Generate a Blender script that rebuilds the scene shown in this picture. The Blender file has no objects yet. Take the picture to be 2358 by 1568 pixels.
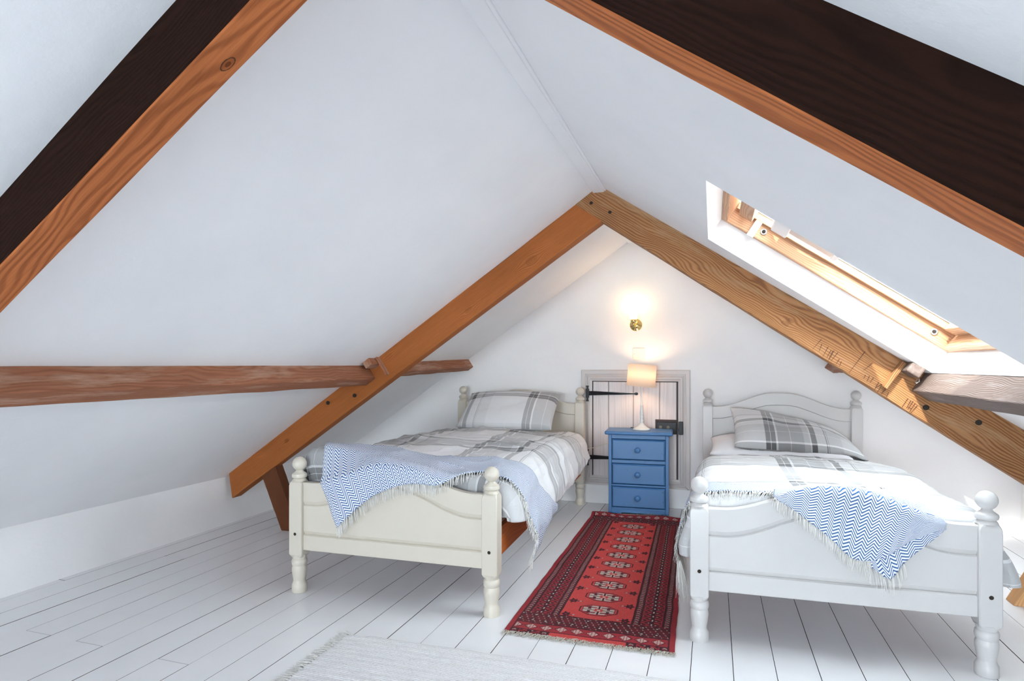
import bpy, bmesh, math, random
import numpy as np
from mathutils import Vector, Matrix, noise
from mathutils.bvhtree import BVHTree

random.seed(7)
sc = bpy.context.scene
COL = sc.collection
PI = math.pi

# ------------------------------------------------------------------ camera
F_PX, CAM_H, YAW = 1400.0, 1.05, math.atan(462 / 1400.0)
cd = bpy.data.cameras.new('camera')
cam = bpy.data.objects.new('camera', cd)
COL.objects.link(cam)
cam.location = (0, 0, CAM_H)
cam.rotation_euler = (PI / 2, 0, YAW)
cd.sensor_width = 36
cd.lens = 36 * F_PX / 2358
cd.shift_y = 56 / 2358
cd.clip_start = 0.02
sc.camera = cam

# ------------------------------------------------------------------ world, sun, daylight, exposure
w = bpy.data.worlds.new('sky')
sc.world = w
w.use_nodes = True
bg = w.node_tree.nodes['Background']
bg.inputs[0].default_value = (0.80, 0.89, 1.0, 1)
bg.inputs[1].default_value = 2.0

SUN_DIR = Vector((0.70, 1.80, -1.66)).normalized()
sd = bpy.data.lights.new('sun', 'SUN')
sd.energy = 8.0
sd.angle = math.radians(0.7)
sd.color = (1.0, 0.95, 0.88)
sun = bpy.data.objects.new('sun', sd)
COL.objects.link(sun)
sun.location = (-2, -3, 6)
sun.rotation_euler = SUN_DIR.to_track_quat('-Z', 'Y').to_euler()

# roof geometry: ridge line and the two slopes (z falls away from the ridge)
XR, ZR, SL, SR = -0.568, 1.998, 0.68, 0.665
Y_END, Y_REAR = 4.61, -6.0
X_L, X_R = -3.05, 1.84
TR = Vector((1, 0, -SR)).normalized()      # right slope, downhill
NR = Vector((SR, 0, 1)).normalized()       # right slope, outward
TL = Vector((-1, 0, -SL)).normalized()
NL = Vector((-SL, 0, 1)).normalized()
def zl(x): return ZR - SL * (XR - x)
def zr(x): return ZR - SR * (x - XR)
def RW(td, y, o):                          # point of the right slope: downhill distance, along the room, outward
    p = Vector((XR, 0, ZR)) + TR * td + NR * o
    return Vector((p.x, y + 0.117 * (td - 0.658), p.z))

def area(name, loc, nrm, sx, sy, e, col):
    d = bpy.data.lights.new(name, 'AREA')
    d.shape = 'RECTANGLE'; d.size = sx; d.size_y = sy; d.energy = e; d.color = col
    o = bpy.data.objects.new(name, d); COL.objects.link(o)
    o.location = loc
    o.rotation_euler = Vector(nrm).to_track_quat('-Z', 'Y').to_euler()
    return o
# daylight through the roof window in view; fill light through two added, unseen windows:
# a low one behind the carved rafter and one in the gable behind the camera
W_LOW = [(1.90, 2.72, 3.36, 4.02)]     # downhill from, to; along the room from, to
E_W1, E_W3, E_GW = 74, 10, 282
SKYC = (0.87, 0.93, 1.0)
area('skylight_daylight', RW(1.2, 2.52, 0.42), -NR, 1.25, 1.25, E_W1, SKYC)
for (t0, t1, y0, y1), en in zip(W_LOW, (E_W3,)):
    pc = Vector((XR, (y0 + y1) / 2, ZR)) + TR * (t0 + t1) / 2 + NR * 0.32
    area('low_window_fill', pc, -NR, t1 - t0 + .15, y1 - y0 + .15, en, SKYC)
GW = (-1.45, 0.31, 0.42, 1.36)            # added gable window behind the camera: x from, to; z from, to
area('gable_window_fill', ((GW[0] + GW[1]) / 2, Y_REAR - 0.30, (GW[2] + GW[3]) / 2), (0, 1, 0), 1.8, 1.0, E_GW, SKYC)

vs = sc.view_settings
sc.display_settings.display_device = 'sRGB'
vs.view_transform = 'Standard'
vs.look = 'None'
vs.exposure = 0.32
vs.gamma = 1.0
vs.use_curve_mapping = False
sc.cycles.use_denoising = True
sc.cycles.max_bounces = 12
sc.cycles.diffuse_bounces = 8
sc.cycles.transparent_max_bounces = 12
sc.cycles.sample_clamp_indirect = 8

# ------------------------------------------------------------------ node helpers / materials
def lin(r, g, b):
    f = lambda c: (c / 255 / 12.92) if c <= 10 else ((c / 255 + 0.055) / 1.055) ** 2.4
    return (f(r), f(g), f(b), 1)

class NT:
    def __init__(s, name):
        s.m = bpy.data.materials.new(name); s.m.use_nodes = True
        s.t = s.m.node_tree; s.b = s.t.nodes['Principled BSDF']; s.out = s.t.nodes['Material Output']
    def n(s, typ, **kw):
        x = s.t.nodes.new(typ)
        for k, v in kw.items():
            if k.startswith('i_'): x.inputs[k[2:].replace('_', ' ')].default_value = v
            else: setattr(x, k, v)
        return x
    def l(s, a, b): s.t.links.new(a, b)
    def put(s, x, sock):
        if isinstance(x, (int, float)): sock.default_value = x
        elif isinstance(x, tuple): sock.default_value = x
        else: s.l(x, sock)
    def math(s, op, a, b=0.0, c=None):
        x = s.n('ShaderNodeMath', operation=op)
        s.put(a, x.inputs[0]); s.put(b, x.inputs[1])
        if c is not None: s.put(c, x.inputs[2])
        return x.outputs[0]
    def mix(s, f, a, b, typ='MIX'):
        x = s.n('ShaderNodeMix', data_type='RGBA', blend_type=typ)
        s.put(f, x.inputs[0]); s.put(a, x.inputs[6]); s.put(b, x.inputs[7])
        return x.outputs[2]
    def ramp(s, f, stops, interp='LINEAR'):
        x = s.n('ShaderNodeValToRGB'); r = x.color_ramp; r.interpolation = interp
        while len(r.elements) < len(stops): r.elements.new(0.5)
        for e, (p, c) in zip(r.elements, stops):
            e.position = p; e.color = c if isinstance(c, tuple) else (c, c, c, 1)
        s.put(f, x.inputs[0])
        return x.outputs[0]
    def coords(s, kind='Object', scale=(1, 1, 1), loc=(0, 0, 0)):
        tc = s.n('ShaderNodeTexCoord'); mp = s.n('ShaderNodeMapping')
        mp.inputs['Scale'].default_value = scale; mp.inputs['Location'].default_value = loc
        s.l(tc.outputs[kind], mp.inputs[0])
        return mp.outputs[0]
    def noise(s, vec, scale, detail=3, rough=0.5, dist=0.0):
        x = s.n('ShaderNodeTexNoise'); s.l(vec, x.inputs['Vector'])
        x.inputs['Scale'].default_value = scale; x.inputs['Detail'].default_value = detail
        x.inputs['Roughness'].default_value = rough; x.inputs['Distortion'].default_value = dist
        return x.outputs['Fac']
    def bump(s, h, strength, dist):
        x = s.n('ShaderNodeBump'); x.inputs['Strength'].default_value = strength
        x.inputs['Distance'].default_value = dist; s.l(h, x.inputs['Height'])
        s.l(x.outputs[0], s.b.inputs['Normal'])
    def base(s, col, rough=0.5, metal=0.0, spec=0.5):
        s.put(col, s.b.inputs['Base Color']); s.put(rough, s.b.inputs['Roughness'])
        s.b.inputs['Metallic'].default_value = metal
        s.b.inputs['Specular IOR Level'].default_value = spec
        return s.m

def m_plaster(name, c, amp=0.25):
    t = NT(name); v = t.coords()
    n1 = t.noise(v, 2.2, 4, 0.55); n2 = t.noise(v, 60, 3, 0.6)
    col = t.mix(t.ramp(n1, [(0.35, 0.0), (0.7, 1.0)]), tuple(c), (c[0] * 0.955, c[1] * 0.96, c[2] * 0.968, 1))
    h = t.math('ADD', t.math('MULTIPLY', n1, 4.0), t.math('MULTIPLY', n2, 0.25))
    t.bump(h, amp, 0.01)
    return t.base(col, 0.75, spec=0.25)

def m_paint(name, c, rough=0.4, worn=None, amount=0.0, bumpy=0.08):
    t = NT(name); v = t.coords()
    n = t.noise(v, 9, 4, 0.6)
    col = t.mix(n, tuple(c), (c[0] * 0.93, c[1] * 0.93, c[2] * 0.93, 1))
    if worn:
        k = t.ramp(t.noise(v, 34, 5, 0.7), [(0.72 - amount, 0.0), (0.76 - amount, 1.0)])
        col = t.mix(k, col, tuple(worn))
    t.bump(t.noise(t.coords(scale=(1, 1, 0.4)), 90, 2), bumpy, 0.003)
    return t.base(col, rough)

def m_wood(name, dark, light, freq=14.0, off=(0, 0.09, 0.05), stretch=0.10, rough=0.6, bump=0.35, contrast=0.5, pale=None, seed=0.0, warp=0.05, spec=0.12, knots=()):
    """grain runs along the object's local X axis; slow warping makes the growth rings swirl and run out"""
    t = NT(name)
    v = t.coords(scale=(1, 1, 1), loc=(seed, off[1], off[2]))
    wn = t.n('ShaderNodeTexNoise'); t.l(t.coords(scale=(1.0, 3.2, 3.2), loc=(seed, 0, 0)), wn.inputs['Vector'])
    wn.inputs['Scale'].default_value = 2.2; wn.inputs['Detail'].default_value = 2.0
    vm = t.n('ShaderNodeVectorMath', operation='SUBTRACT'); t.l(wn.outputs['Color'], vm.inputs[0]); vm.inputs[1].default_value = (.5, .5, .5)
    vs2 = t.n('ShaderNodeVectorMath', operation='SCALE'); t.l(vm.outputs[0], vs2.inputs[0]); vs2.inputs['Scale'].default_value = warp * 2
    va = t.n('ShaderNodeVectorMath', operation='ADD'); t.l(v, va.inputs[0]); t.l(vs2.outputs[0], va.inputs[1])
    src = va.outputs[0]; cores = []
    for (kx, ky, kz, kr, kd) in knots:           # the grain bows round each knot (local centre, radius, darkness)
        oc = t.n('ShaderNodeTexCoord')
        df = t.n('ShaderNodeVectorMath', operation='SUBTRACT'); t.l(oc.outputs['Object'], df.inputs[0]); df.inputs[1].default_value = (kx, ky, kz)
        dn = t.n('ShaderNodeVectorMath', operation='MULTIPLY'); t.l(df.outputs[0], dn.inputs[0]); dn.inputs[1].default_value = (0.62, 1, 1)
        ln = t.n('ShaderNodeVectorMath', operation='LENGTH'); t.l(dn.outputs[0], ln.inputs[0])
        d = t.math('DIVIDE', ln.outputs['Value'], kr)
        e = t.math('POWER', 2.71828, t.math('MULTIPLY', t.math('MULTIPLY', d, d), -0.11))
        pu = t.n('ShaderNodeVectorMath', operation='SCALE'); t.l(df.outputs[0], pu.inputs[0]); t.l(t.math('MULTIPLY', e, -0.85), pu.inputs['Scale'])
        ad = t.n('ShaderNodeVectorMath', operation='ADD'); t.l(src, ad.inputs[0]); t.l(pu.outputs[0], ad.inputs[1]); src = ad.outputs[0]
        cores.append((d, kd))
    mp = t.n('ShaderNodeVectorMath', operation='MULTIPLY'); t.l(src, mp.inputs[0]); mp.inputs[1].default_value = (stretch, 1, 1)
    wv = t.n('ShaderNodeTexWave', wave_type='RINGS', rings_direction='X', wave_profile='SIN')
    t.l(mp.outputs[0], wv.inputs['Vector'])
    wv.inputs['Scale'].default_value = freq; wv.inputs['Distortion'].default_value = 1.2
    wv.inputs['Detail'].default_value = 2.0; wv.inputs['Detail Scale'].default_value = 2.0
    fib = t.noise(t.coords(scale=(1.2, 60, 60), loc=(seed, 0, 0)), 3, 4, 0.6)
    big = t.noise(t.coords(scale=(0.9, 3.0, 3.0), loc=(seed, 1, 2)), 2.0, 4, 0.6)
    g = t.ramp(wv.outputs['Fac'], [(0.0, 0.0), (0.45, 0.18), (0.80, 0.75), (1.0, 1.0)])
    f = t.math('ADD', t.math('MULTIPLY', g, contrast), t.math('MULTIPLY', fib, 0.45))
    f = t.math('ADD', f, t.math('MULTIPLY', big, 0.55))
    f = t.math('SUBTRACT', f, 0.32)
    col = t.mix(t.math('MINIMUM', t.math('MAXIMUM', f, 0.0), 1.0), tuple(light), tuple(dark))
    if pale:
        k = t.ramp(t.noise(t.coords(scale=(0.8, 6, 6), loc=(seed, 4, 0)), 3.0, 5, 0.65), [(0.52, 0.0), (0.68, 0.85)])
        col = t.mix(k, col, tuple(pale))
    for (d, kd) in cores:
        rg_ = t.ramp(t.math('FRACT', t.math('ADD', t.math('MULTIPLY', d, 2.2), t.math('MULTIPLY', big, 0.9))), [(0.0, 0.25), (0.6, 0.6), (0.9, 1.0)])
        k = t.ramp(d, [(0.0, 1.0), (0.75, 0.9), (1.05, 0.0)])
        col = t.mix(t.math('MULTIPLY', t.math('MULTIPLY', k, rg_), kd), col, (dark[0] * .7, dark[1] * .7, dark[2] * .7, 1))
        ck = t.ramp(t.math('ADD', d, t.math('MULTIPLY', t.math('SUBTRACT', fib, 0.5), 0.35)), [(0.86, 0.0), (0.93, 1.0), (1.0, 1.0), (1.08, 0.0)])
        col = t.mix(t.math('MULTIPLY', ck, kd * 0.8), col, (0.02, 0.012, 0.008, 1))
    h = t.math('ADD', t.math('MULTIPLY', g, -0.7), t.math('MULTIPLY', fib, 0.8))
    t.bump(h, bump, 0.004)
    return t.base(col, rough, spec=spec)

def m_plain(name, c, rough=0.5, metal=0.0, spec=0.5):
    return NT(name).base(tuple(c), rough, metal, spec)

def m_emit(name, c, strength):
    t = NT(name)
    t.b.inputs['Emission Color'].default_value = tuple(c)
    t.b.inputs['Emission Strength'].default_value = strength
    return t.base(tuple(c), 0.5)

PER = 0.70
PLAID = [(0.0, .80), (.10, .10), (.126, .82), (.131, .10), (.157, .82), (.169, .36), (.240, .82), (.243, .36), (.315, .56),
         (.350, .82), (.356, .09), (.388, .74), (.440, .15), (.443, .76), (.449, .15), (.452, .68), (.53, .80)]
def m_plaid(name, shift=(0, 0), tint=(0.98, 0.985, 1.0), lift=1.0):
    t = NT(name)
    tc = t.n('ShaderNodeTexCoord'); sp = t.n('ShaderNodeSeparateXYZ'); t.l(tc.outputs['UV'], sp.inputs[0])
    def one(o, sh):
        x = t.math('FRACT', t.math('DIVIDE', t.math('ADD', o, sh), PER))
        return t.ramp(x, [(p / PER, v) for p, v in PLAID], 'CONSTANT')
    a = one(sp.outputs[0], shift[0]); b = one(sp.outputs[1], shift[1])
    av = t.mix(0.5, a, b)
    col = t.mix(1.0, av, tuple(tint) + (1,), 'MULTIPLY')
    wv = t.noise(t.coords('UV', (420, 420, 1)), 1.0, 1)
    col = t.mix(t.math('MULTIPLY', wv, 0.10), col, (0.35, 0.36, 0.40, 1))
    cr = t.noise(t.coords('UV', (9, 7, 1)), 2.0, 4, 0.6, 0.8)
    t.bump(t.math('ADD', cr, t.math('MULTIPLY', wv, 0.05)), 0.28, 0.02)
    m = t.base(col, 0.85, spec=0.15)
    t.b.inputs['Sheen Weight'].default_value = 0.15
    return m

def m_herringbone(name, zp=0.040, q=0.0125):
    t = NT(name)
    tc = t.n('ShaderNodeTexCoord'); sp = t.n('ShaderNodeSeparateXYZ'); t.l(tc.outputs['UV'], sp.inputs[0])
    u, v = sp.outputs[0], sp.outputs[1]
    zig = t.math('PINGPONG', u, zp / 2)
    s = t.math('FRACT', t.math('DIVIDE', t.math('ADD', v, t.math('MULTIPLY', zig, 1.15)), q))
    edge = t.math('PINGPONG', s, 0.5)
    nz = t.noise(t.coords('UV', (300, 300, 1)), 1.0, 1)
    k = t.ramp(t.math('ADD', edge, t.math('MULTIPLY', t.math('SUBTRACT', nz, 0.5), 0.14)), [(0.26, 0.0), (0.32, 1.0)])
    col = t.mix(k, lin(232, 234, 238), lin(62, 100, 152))
    t.bump(t.math('ADD', edge, nz), 0.5, 0.002)
    return t.base(col, 0.95, spec=0.1)

def m_attr(name, rough=0.95, fuzz=220):
    t = NT(name)
    a = t.n('ShaderNodeVertexColor', layer_name='Col')
    nz = t.noise(t.coords(), fuzz, 2)
    col = t.mix(t.math('MULTIPLY', nz, 0.30), a.outputs[0], (0.25, 0.10, 0.10, 1))
    t.bump(nz, 0.5, 0.004)
    return t.base(col, rough, spec=0.1)

def m_weave(name, c):
    t = NT(name)
    wv = t.n('ShaderNodeTexWave', wave_type='BANDS', bands_direction='Y'); t.l(t.coords(), wv.inputs['Vector'])
    wv.inputs['Scale'].default_value = 40; wv.inputs['Distortion'].default_value = 2.0
    wv.inputs['Detail'].default_value = 2; wv.inputs['Detail Scale'].default_value = 4
    nz = t.noise(t.coords(), 160, 3)
    col = t.mix(t.ramp(nz, [(0.5, 0.0), (0.85, 1.0)]), tuple(c), (c[0] * .80, c[1] * .80, c[2] * .82, 1))
    t.bump(t.math('ADD', wv.outputs['Fac'], nz), 0.6, 0.006)
    return t.base(col, 0.95, spec=0.1)

def m_translucent(name, c, fac, emit=0.0):
    t = NT(name)
    t.base(tuple(c), 0.7, spec=0.2)
    tr = t.n('ShaderNodeBsdfTranslucent'); tr.inputs[0].default_value = tuple(c)
    mx = t.n('ShaderNodeMixShader'); mx.inputs[0].default_value = fac
    t.l(t.b.outputs[0], mx.inputs[1]); t.l(tr.outputs[0], mx.inputs[2]); t.l(mx.outputs[0], t.out.inputs[0])
    return t.m

def m_pane(name):
    t = NT(name)
    tr = t.n('ShaderNodeBsdfTransparent'); gl = t.n('ShaderNodeBsdfGlossy'); gl.inputs['Roughness'].default_value = 0.02
    tr.inputs[0].default_value = (0.95, 0.98, 0.97, 1)
    mx = t.n('ShaderNodeMixShader'); mx.inputs[0].default_value = 0.05
    t.l(tr.outputs[0], mx.inputs[1]); t.l(gl.outputs[0], mx.inputs[2]); t.l(mx.outputs[0], t.out.inputs[0])
    return t.m

M = {}
M['wall'] = m_plaster('plaster_white', lin(247, 246, 246))
M['ceil'] = m_plaster('plaster_ceiling', lin(247, 247, 248), 0.18)
M['floor'] = m_paint('floor_paint', lin(236, 236, 238), 0.32, lin(120, 108, 96), -0.005, 0.05)
M['gap'] = m_plain('floor_gap', lin(60, 55, 50), 0.9)
M['bed'] = m_paint('bed_cream_paint', lin(212, 204, 190), 0.35)
M['bedw'] = m_paint('bed_white_paint', lin(208, 206, 205), 0.33)
M['hole'] = m_plain('bolt_hole_dark', lin(40, 30, 22), 0.8)
def w_raftl(kn): return m_wood('pine_orange', lin(108, 54, 24), lin(180, 108, 58), 60, (0, 0.16, 0.20), 0.05, seed=1.3, contrast=0.30, warp=0.02, knots=kn)
def w_raftr(kn): return m_wood('pine_weathered', lin(98, 58, 34), lin(178, 128, 86), 34, (0, 0.03, 0.10), 0.12, seed=4.1, bump=0.6, contrast=0.50, warp=0.05, pale=lin(170, 134, 100), knots=kn)
def w_near(kn, sd): return m_wood('pine_near_orange', lin(116, 58, 28), lin(196, 118, 70), 34, (0, 0.07, 0.08), 0.09, seed=sd, contrast=0.42, warp=0.035, knots=kn)
M['strutd'] = m_wood('strut_dark_brown', lin(58, 30, 19), lin(112, 66, 42), 60, (0, 0.16, 0.20), 0.05, seed=6.3, contrast=0.3, warp=0.02)
M['strutp'] = m_wood('strut_pale_pine', lin(190, 128, 82), lin(232, 184, 134), 50, (0, 0.16, 0.20), 0.05, seed=8.3, contrast=0.3, warp=0.02)
M['raftr'] = w_raftr(())
M['darkface'] = m_wood('pine_near_black_brown', lin(15, 8, 6), lin(38, 20, 13), 40, (0, 0.05, 0.06), 0.12, seed=7.7, contrast=0.4, warp=0.04, rough=0.85, spec=0.08)
M['purl'] = m_wood('purlin_brown', lin(100, 58, 40), lin(170, 114, 86), 44, (0, 0.2, 0.1), 0.08, seed=2.2, pale=lin(184, 150, 130), contrast=0.28, warp=0.03)
M['purr'] = m_wood('purlin_grey', lin(70, 54, 49), lin(118, 102, 95), 60, (0, 0.12, 0.1), 0.10, seed=9.2, bump=0.35, pale=lin(134, 122, 118), contrast=0.14, warp=0.04)
M['rail'] = m_wood('rail_pine', lin(160, 70, 22), lin(206, 116, 52), 30, (0, .3, .1), .06, 0.4, 0.1, seed=3, contrast=0.3)
M['winpine'] = m_wood('window_pine', lin(160, 110, 78), lin(206, 166, 132), 40, (0, .06, .05), .08, 0.4, 0.1, seed=5.5, contrast=0.45, warp=0.03)
M['plaidL'] = m_plaid('plaid_cotton_a', (0.67, 0.14))
M['plaidR'] = m_plaid('plaid_cotton_b', (0.215, 0.02))
M['plaidPL'] = m_plaid('plaid_cotton_c', (0.66, 0.51))
M['plaidPR'] = m_plaid('plaid_cotton_d', (0.29, 0.135))
M['linen'] = m_paint('white_linen', lin(238, 238, 242), 0.9, bumpy=0.02)
M['throw'] = m_herringbone('herringbone_weave')
M['fringe'] = m_plain('fringe_white', lin(236, 234, 230), 0.95, spec=0.1)
M['rugfringe'] = m_plain('fringe_cream', lin(205, 198, 185), 0.95, spec=0.1)
M['rug'] = m_attr('red_wool')
M['wrug'] = m_weave('white_rag_weave', lin(236, 234, 236))
M['blue'] = m_paint('blue_paint', lin(66, 116, 168), 0.4, lin(40, 78, 124), 0.06, 0.12)
M['frame'] = m_paint('frame_taupe', lin(208, 202, 200), 0.42)
M['doorw'] = None
M['black'] = m_plain('black_iron', lin(34, 34, 38), 0.45, 0.3)
M['darkbrown'] = m_plain('dark_brown', lin(58, 40, 38), 0.55)
M['brass'] = m_plain('brass', (0.90, 0.68, 0.28, 1), 0.12, 1.0)
M['oldbrass'] = m_plain('old_brass', lin(120, 108, 92), 0.5, 0.4)
M['steel'] = m_plain('steel', lin(190, 192, 196), 0.3, 0.8)
M['lampw'] = m_plain('lamp_white', lin(236, 234, 230), 0.35)
M['shade'] = m_translucent('lampshade_linen', (0.95, 0.89, 0.82, 1), 0.68)
M['opal'] = m_translucent('opal_glass', (0.95, 0.90, 0.78, 1), 0.6)
M['bulb1'] = m_emit('bulb_wall', (1.0, 0.72, 0.38, 1), 38)
M['bulb2'] = m_emit('bulb_table', (1.0, 0.62, 0.36, 1), 90)
M['ivory'] = m_plain('ivory_plastic', lin(236, 228, 212), 0.4)
M['wplast'] = m_plain('white_plastic', lin(238, 238, 240), 0.4)
M['alu'] = m_plain('blind_aluminium', lin(200, 206, 214), 0.35, 0.5)
M['pane'] = m_pane('window_glass')
M['rubber'] = m_plain('grey_gasket', lin(120, 125, 128), 0.6)
def _door():
    t = NT('whitewashed_boards')
    st = t.noise(t.coords(scale=(70, 70, 1.6)), 1.5, 4, 0.65)
    bl = t.noise(t.coords(scale=(3, 3, 2)), 2.0, 3)
    k = t.math('ADD', t.math('MULTIPLY', t.ramp(st, [(0.45, 0.0), (0.85, 1.0)]), 0.5), t.math('MULTIPLY', bl, 0.25))
    col = t.mix(k, lin(232, 226, 226), lin(165, 148, 146))
    t.bump(st, 0.3, 0.002)
    return t.base(col, 0.5)
M['doorw'] = _door()

# ------------------------------------------------------------------ mesh helpers
def link(name, me, mat=None, parent=None, smooth=False):
    o = bpy.data.objects.new(name, me); COL.objects.link(o)
    if mat is not None: me.materials.append(mat)
    if smooth:
        me.polygons.foreach_set('use_smooth', [True] * len(me.polygons))
    if parent is not None: o.parent = parent
    return o
def mesh(name, vs_, fs, mat=None, parent=None, smooth=False, uv=None):
    me = bpy.data.meshes.new(name)
    me.from_pydata([tuple(v) for v in vs_], [], fs)
    if uv is not None:
        ul = me.uv_layers.new(name='UVMap')
        idx = np.empty(len(me.loops), dtype=np.int32); me.loops.foreach_get('vertex_index', idx)
        ul.data.foreach_set('uv', np.asarray(uv, dtype=np.float32)[idx].ravel())
    me.update()
    return link(name, me, mat, parent, smooth)
def fixn(o):
    bm = bmesh.new(); bm.from_mesh(o.data); bmesh.ops.recalc_face_normals(bm, faces=bm.faces); bm.to_mesh(o.data); bm.free()
    return o
def bev(o, wd=0.004, seg=2, ang=35):
    m = o.modifiers.new('bevel', 'BEVEL'); m.width = wd; m.segments = seg; m.limit_method = 'ANGLE'; m.angle_limit = math.radians(ang)
    return o
BF = [(0, 3, 2, 1), (4, 5, 6, 7), (0, 1, 5, 4), (1, 2, 6, 5), (2, 3, 7, 6), (3, 0, 4, 7)]
def boxv(x0, x1, y0, y1, z0, z1):
    return [(x0, y0, z0), (x1, y0, z0), (x1, y1, z0), (x0, y1, z0), (x0, y0, z1), (x1, y0, z1), (x1, y1, z1), (x0, y1, z1)]
def box(name, x0, x1, y0, y1, z0, z1, mat, parent=None, b=0.0):
    o = mesh(name, boxv(x0, x1, y0, y1, z0, z1), BF, mat, parent)
    if b: bev(o, b)
    return o
def hexa(name, v8, mat, parent=None, b=0.0):
    o = fixn(mesh(name, v8, BF, mat, parent))
    if b: bev(o, b)
    return o
class Acc:
    """collects several shapes for one mesh"""
    def __init__(s): s.v = []; s.f = []
    def add(s, v, f):
        k = len(s.v); s.v += [tuple(p) for p in v]; s.f += [tuple(i + k for i in q) for q in f]
    def box(s, *a): s.add(boxv(*a), BF)
    def build(s, name, mat, parent=None, smooth=False): return fixn(mesh(name, s.v, s.f, mat, parent, smooth))
def lathe_vf(prof, seg=24, cx=0, cy=0, z0=0):
    vs_, fs = [], []
    for r, z in prof:
        for k in range(seg):
            a = 2 * PI * k / seg
            vs_.append((cx + r * math.cos(a), cy + r * math.sin(a), z0 + z))
    n = len(prof)
    for i in range(n - 1):
        for k in range(seg):
            k2 = (k + 1) % seg
            fs.append((i * seg + k, i * seg + k2, (i + 1) * seg + k2, (i + 1) * seg + k))
    fs.append(tuple(range(seg - 1, -1, -1))); fs.append(tuple((n - 1) * seg + k for k in range(seg)))
    return vs_, fs
def lathe(name, prof, mat, parent=None, seg=24, loc=(0, 0, 0)):
    v, f = lathe_vf(prof, seg)
    o = mesh(name, v, f, mat, parent)
    for p in o.data.polygons: p.use_smooth = len(p.vertices) == 4
    o.location = loc
    return o
def arc(r0, z0, r1, z1, n=6):        # convex quarter-ish bulge between two profile points
    return [(r0 + (r1 - r0) * math.sin(PI / 2 * i / n), z0 + (z1 - z0) * (1 - math.cos(PI / 2 * i / n))) for i in range(n + 1)]
def ball(rc, zc, r, z_lo, n=10):
    out = []
    a0 = math.asin(max(-1, min(1, (z_lo - zc) / r)))
    for i in range(n + 1):
        a = a0 + (PI / 2 - a0) * i / n
        out.append((max(0.0008, rc + r * math.cos(a)), zc + r * math.sin(a)))
    return out
def tube_vf(pts, r, seg=6, taper=None):
    vs_, fs = [], []
    pts = [Vector(p) for p in pts]
    for i, p in enumerate(pts):
        d = (pts[min(i + 1, len(pts) - 1)] - pts[max(i - 1, 0)]).normalized()
        a = d.orthogonal().normalized(); b_ = d.cross(a)
        rr = r if taper is None else r * (1 + (taper - 1) * i / (len(pts) - 1))
        for k in range(seg):
            t = 2 * PI * k / seg
            vs_.append(p + a * rr * math.cos(t) + b_ * rr * math.sin(t))
    for i in range(len(pts) - 1):
        for k in range(seg):
            k2 = (k + 1) % seg
            fs.append((i * seg + k, i * seg + k2, (i + 1) * seg + k2, (i + 1) * seg + k))
    fs.append(tuple(range(seg - 1, -1, -1))); fs.append(tuple((len(pts) - 1) * seg + k for k in range(seg)))
    return vs_, fs
def tube(name, pts, r, mat, parent=None, seg=8):
    v, f = tube_vf(pts, r, seg)
    return mesh(name, v, f, mat, parent, True)
def empty(name, loc=(0, 0, 0), rz=0.0, parent=None):
    o = bpy.data.objects.new(name, None); COL.objects.link(o)
    o.location = loc; o.rotation_euler = (0, 0, rz); o.empty_display_size = 0.1
    if parent: o.parent = parent
    return o
def tag(o, label, cat, group=None):
    o['label'] = label; o['category'] = cat
    if group: o['group'] = group
    return o
def struct(o, label=None):
    o['kind'] = 'structure'
    if label: o['label'] = label
    return o
def crv(pts, t):                      # Catmull-Rom through 2D/3D points, t in 0..1
    n = len(pts) - 1
    x = min(max(t, 0), 1) * n; i = min(int(x), n - 1); f = x - i
    P = [Vector(pts[max(0, min(n, k))]) for k in (i - 1, i, i + 1, i + 2)]
    return 0.5 * ((2 * P[1]) + (P[2] - P[0]) * f + (2 * P[0] - 5 * P[1] + 4 * P[2] - P[3]) * f * f + (3 * P[1] - P[0] - 3 * P[2] + P[3]) * f ** 3)
def sm(a, b, x):
    t = min(max((x - a) / (b - a), 0), 1); return t * t * (3 - 2 * t)
def nz(x, y, z=0.0): return noise.noise(Vector((x, y, z)))

# ------------------------------------------------------------------ floor: boards over a dark base
floor = struct(box('floor', X_L - 0.1, X_R + 0.1, Y_REAR, Y_END + 0.05, -0.12, -0.018, M['gap']), 'white painted floorboards running along the attic')
BW = 0.1392
cuts = {-23: 2.13, -22: 1.55, -21: 2.57, -19: 1.68, -17: 1.675, -14: 1.667, -11: 0.4, -6: 0.9, 3: 0.3, 7: 1.2}
i = -25
bx = 0.0672
rb = random.Random(3)
while True:
    x0 = bx + i * BW; x1 = x0 + BW
    i += 1
    if x1 < X_L - 0.02: continue
    if x0 > X_R: break
    a, b = max(x0, X_L - 0.03) + 0.0012, min(x1, X_R + 0.03) - 0.0012
    segs = [(Y_REAR, Y_END)]
    if (i - 1) in cuts:
        c = cuts[i - 1]; segs = [(Y_REAR, c - 0.0012), (c + 0.0012, Y_END)]
    for (s0, s1) in segs:
        dz = rb.uniform(-0.0008, 0.0008)
        fb_ = box('floorboard', a, b, s0, s1, -0.018, dz, M['floor'], floor)
        fb_.data.materials.append(M['gap'])          # unpainted edges, coloured dark to stand for the shade in the gaps
        for p in fb_.data.polygons: p.material_index = 0 if abs(p.normal.z) > .5 else 1

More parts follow.
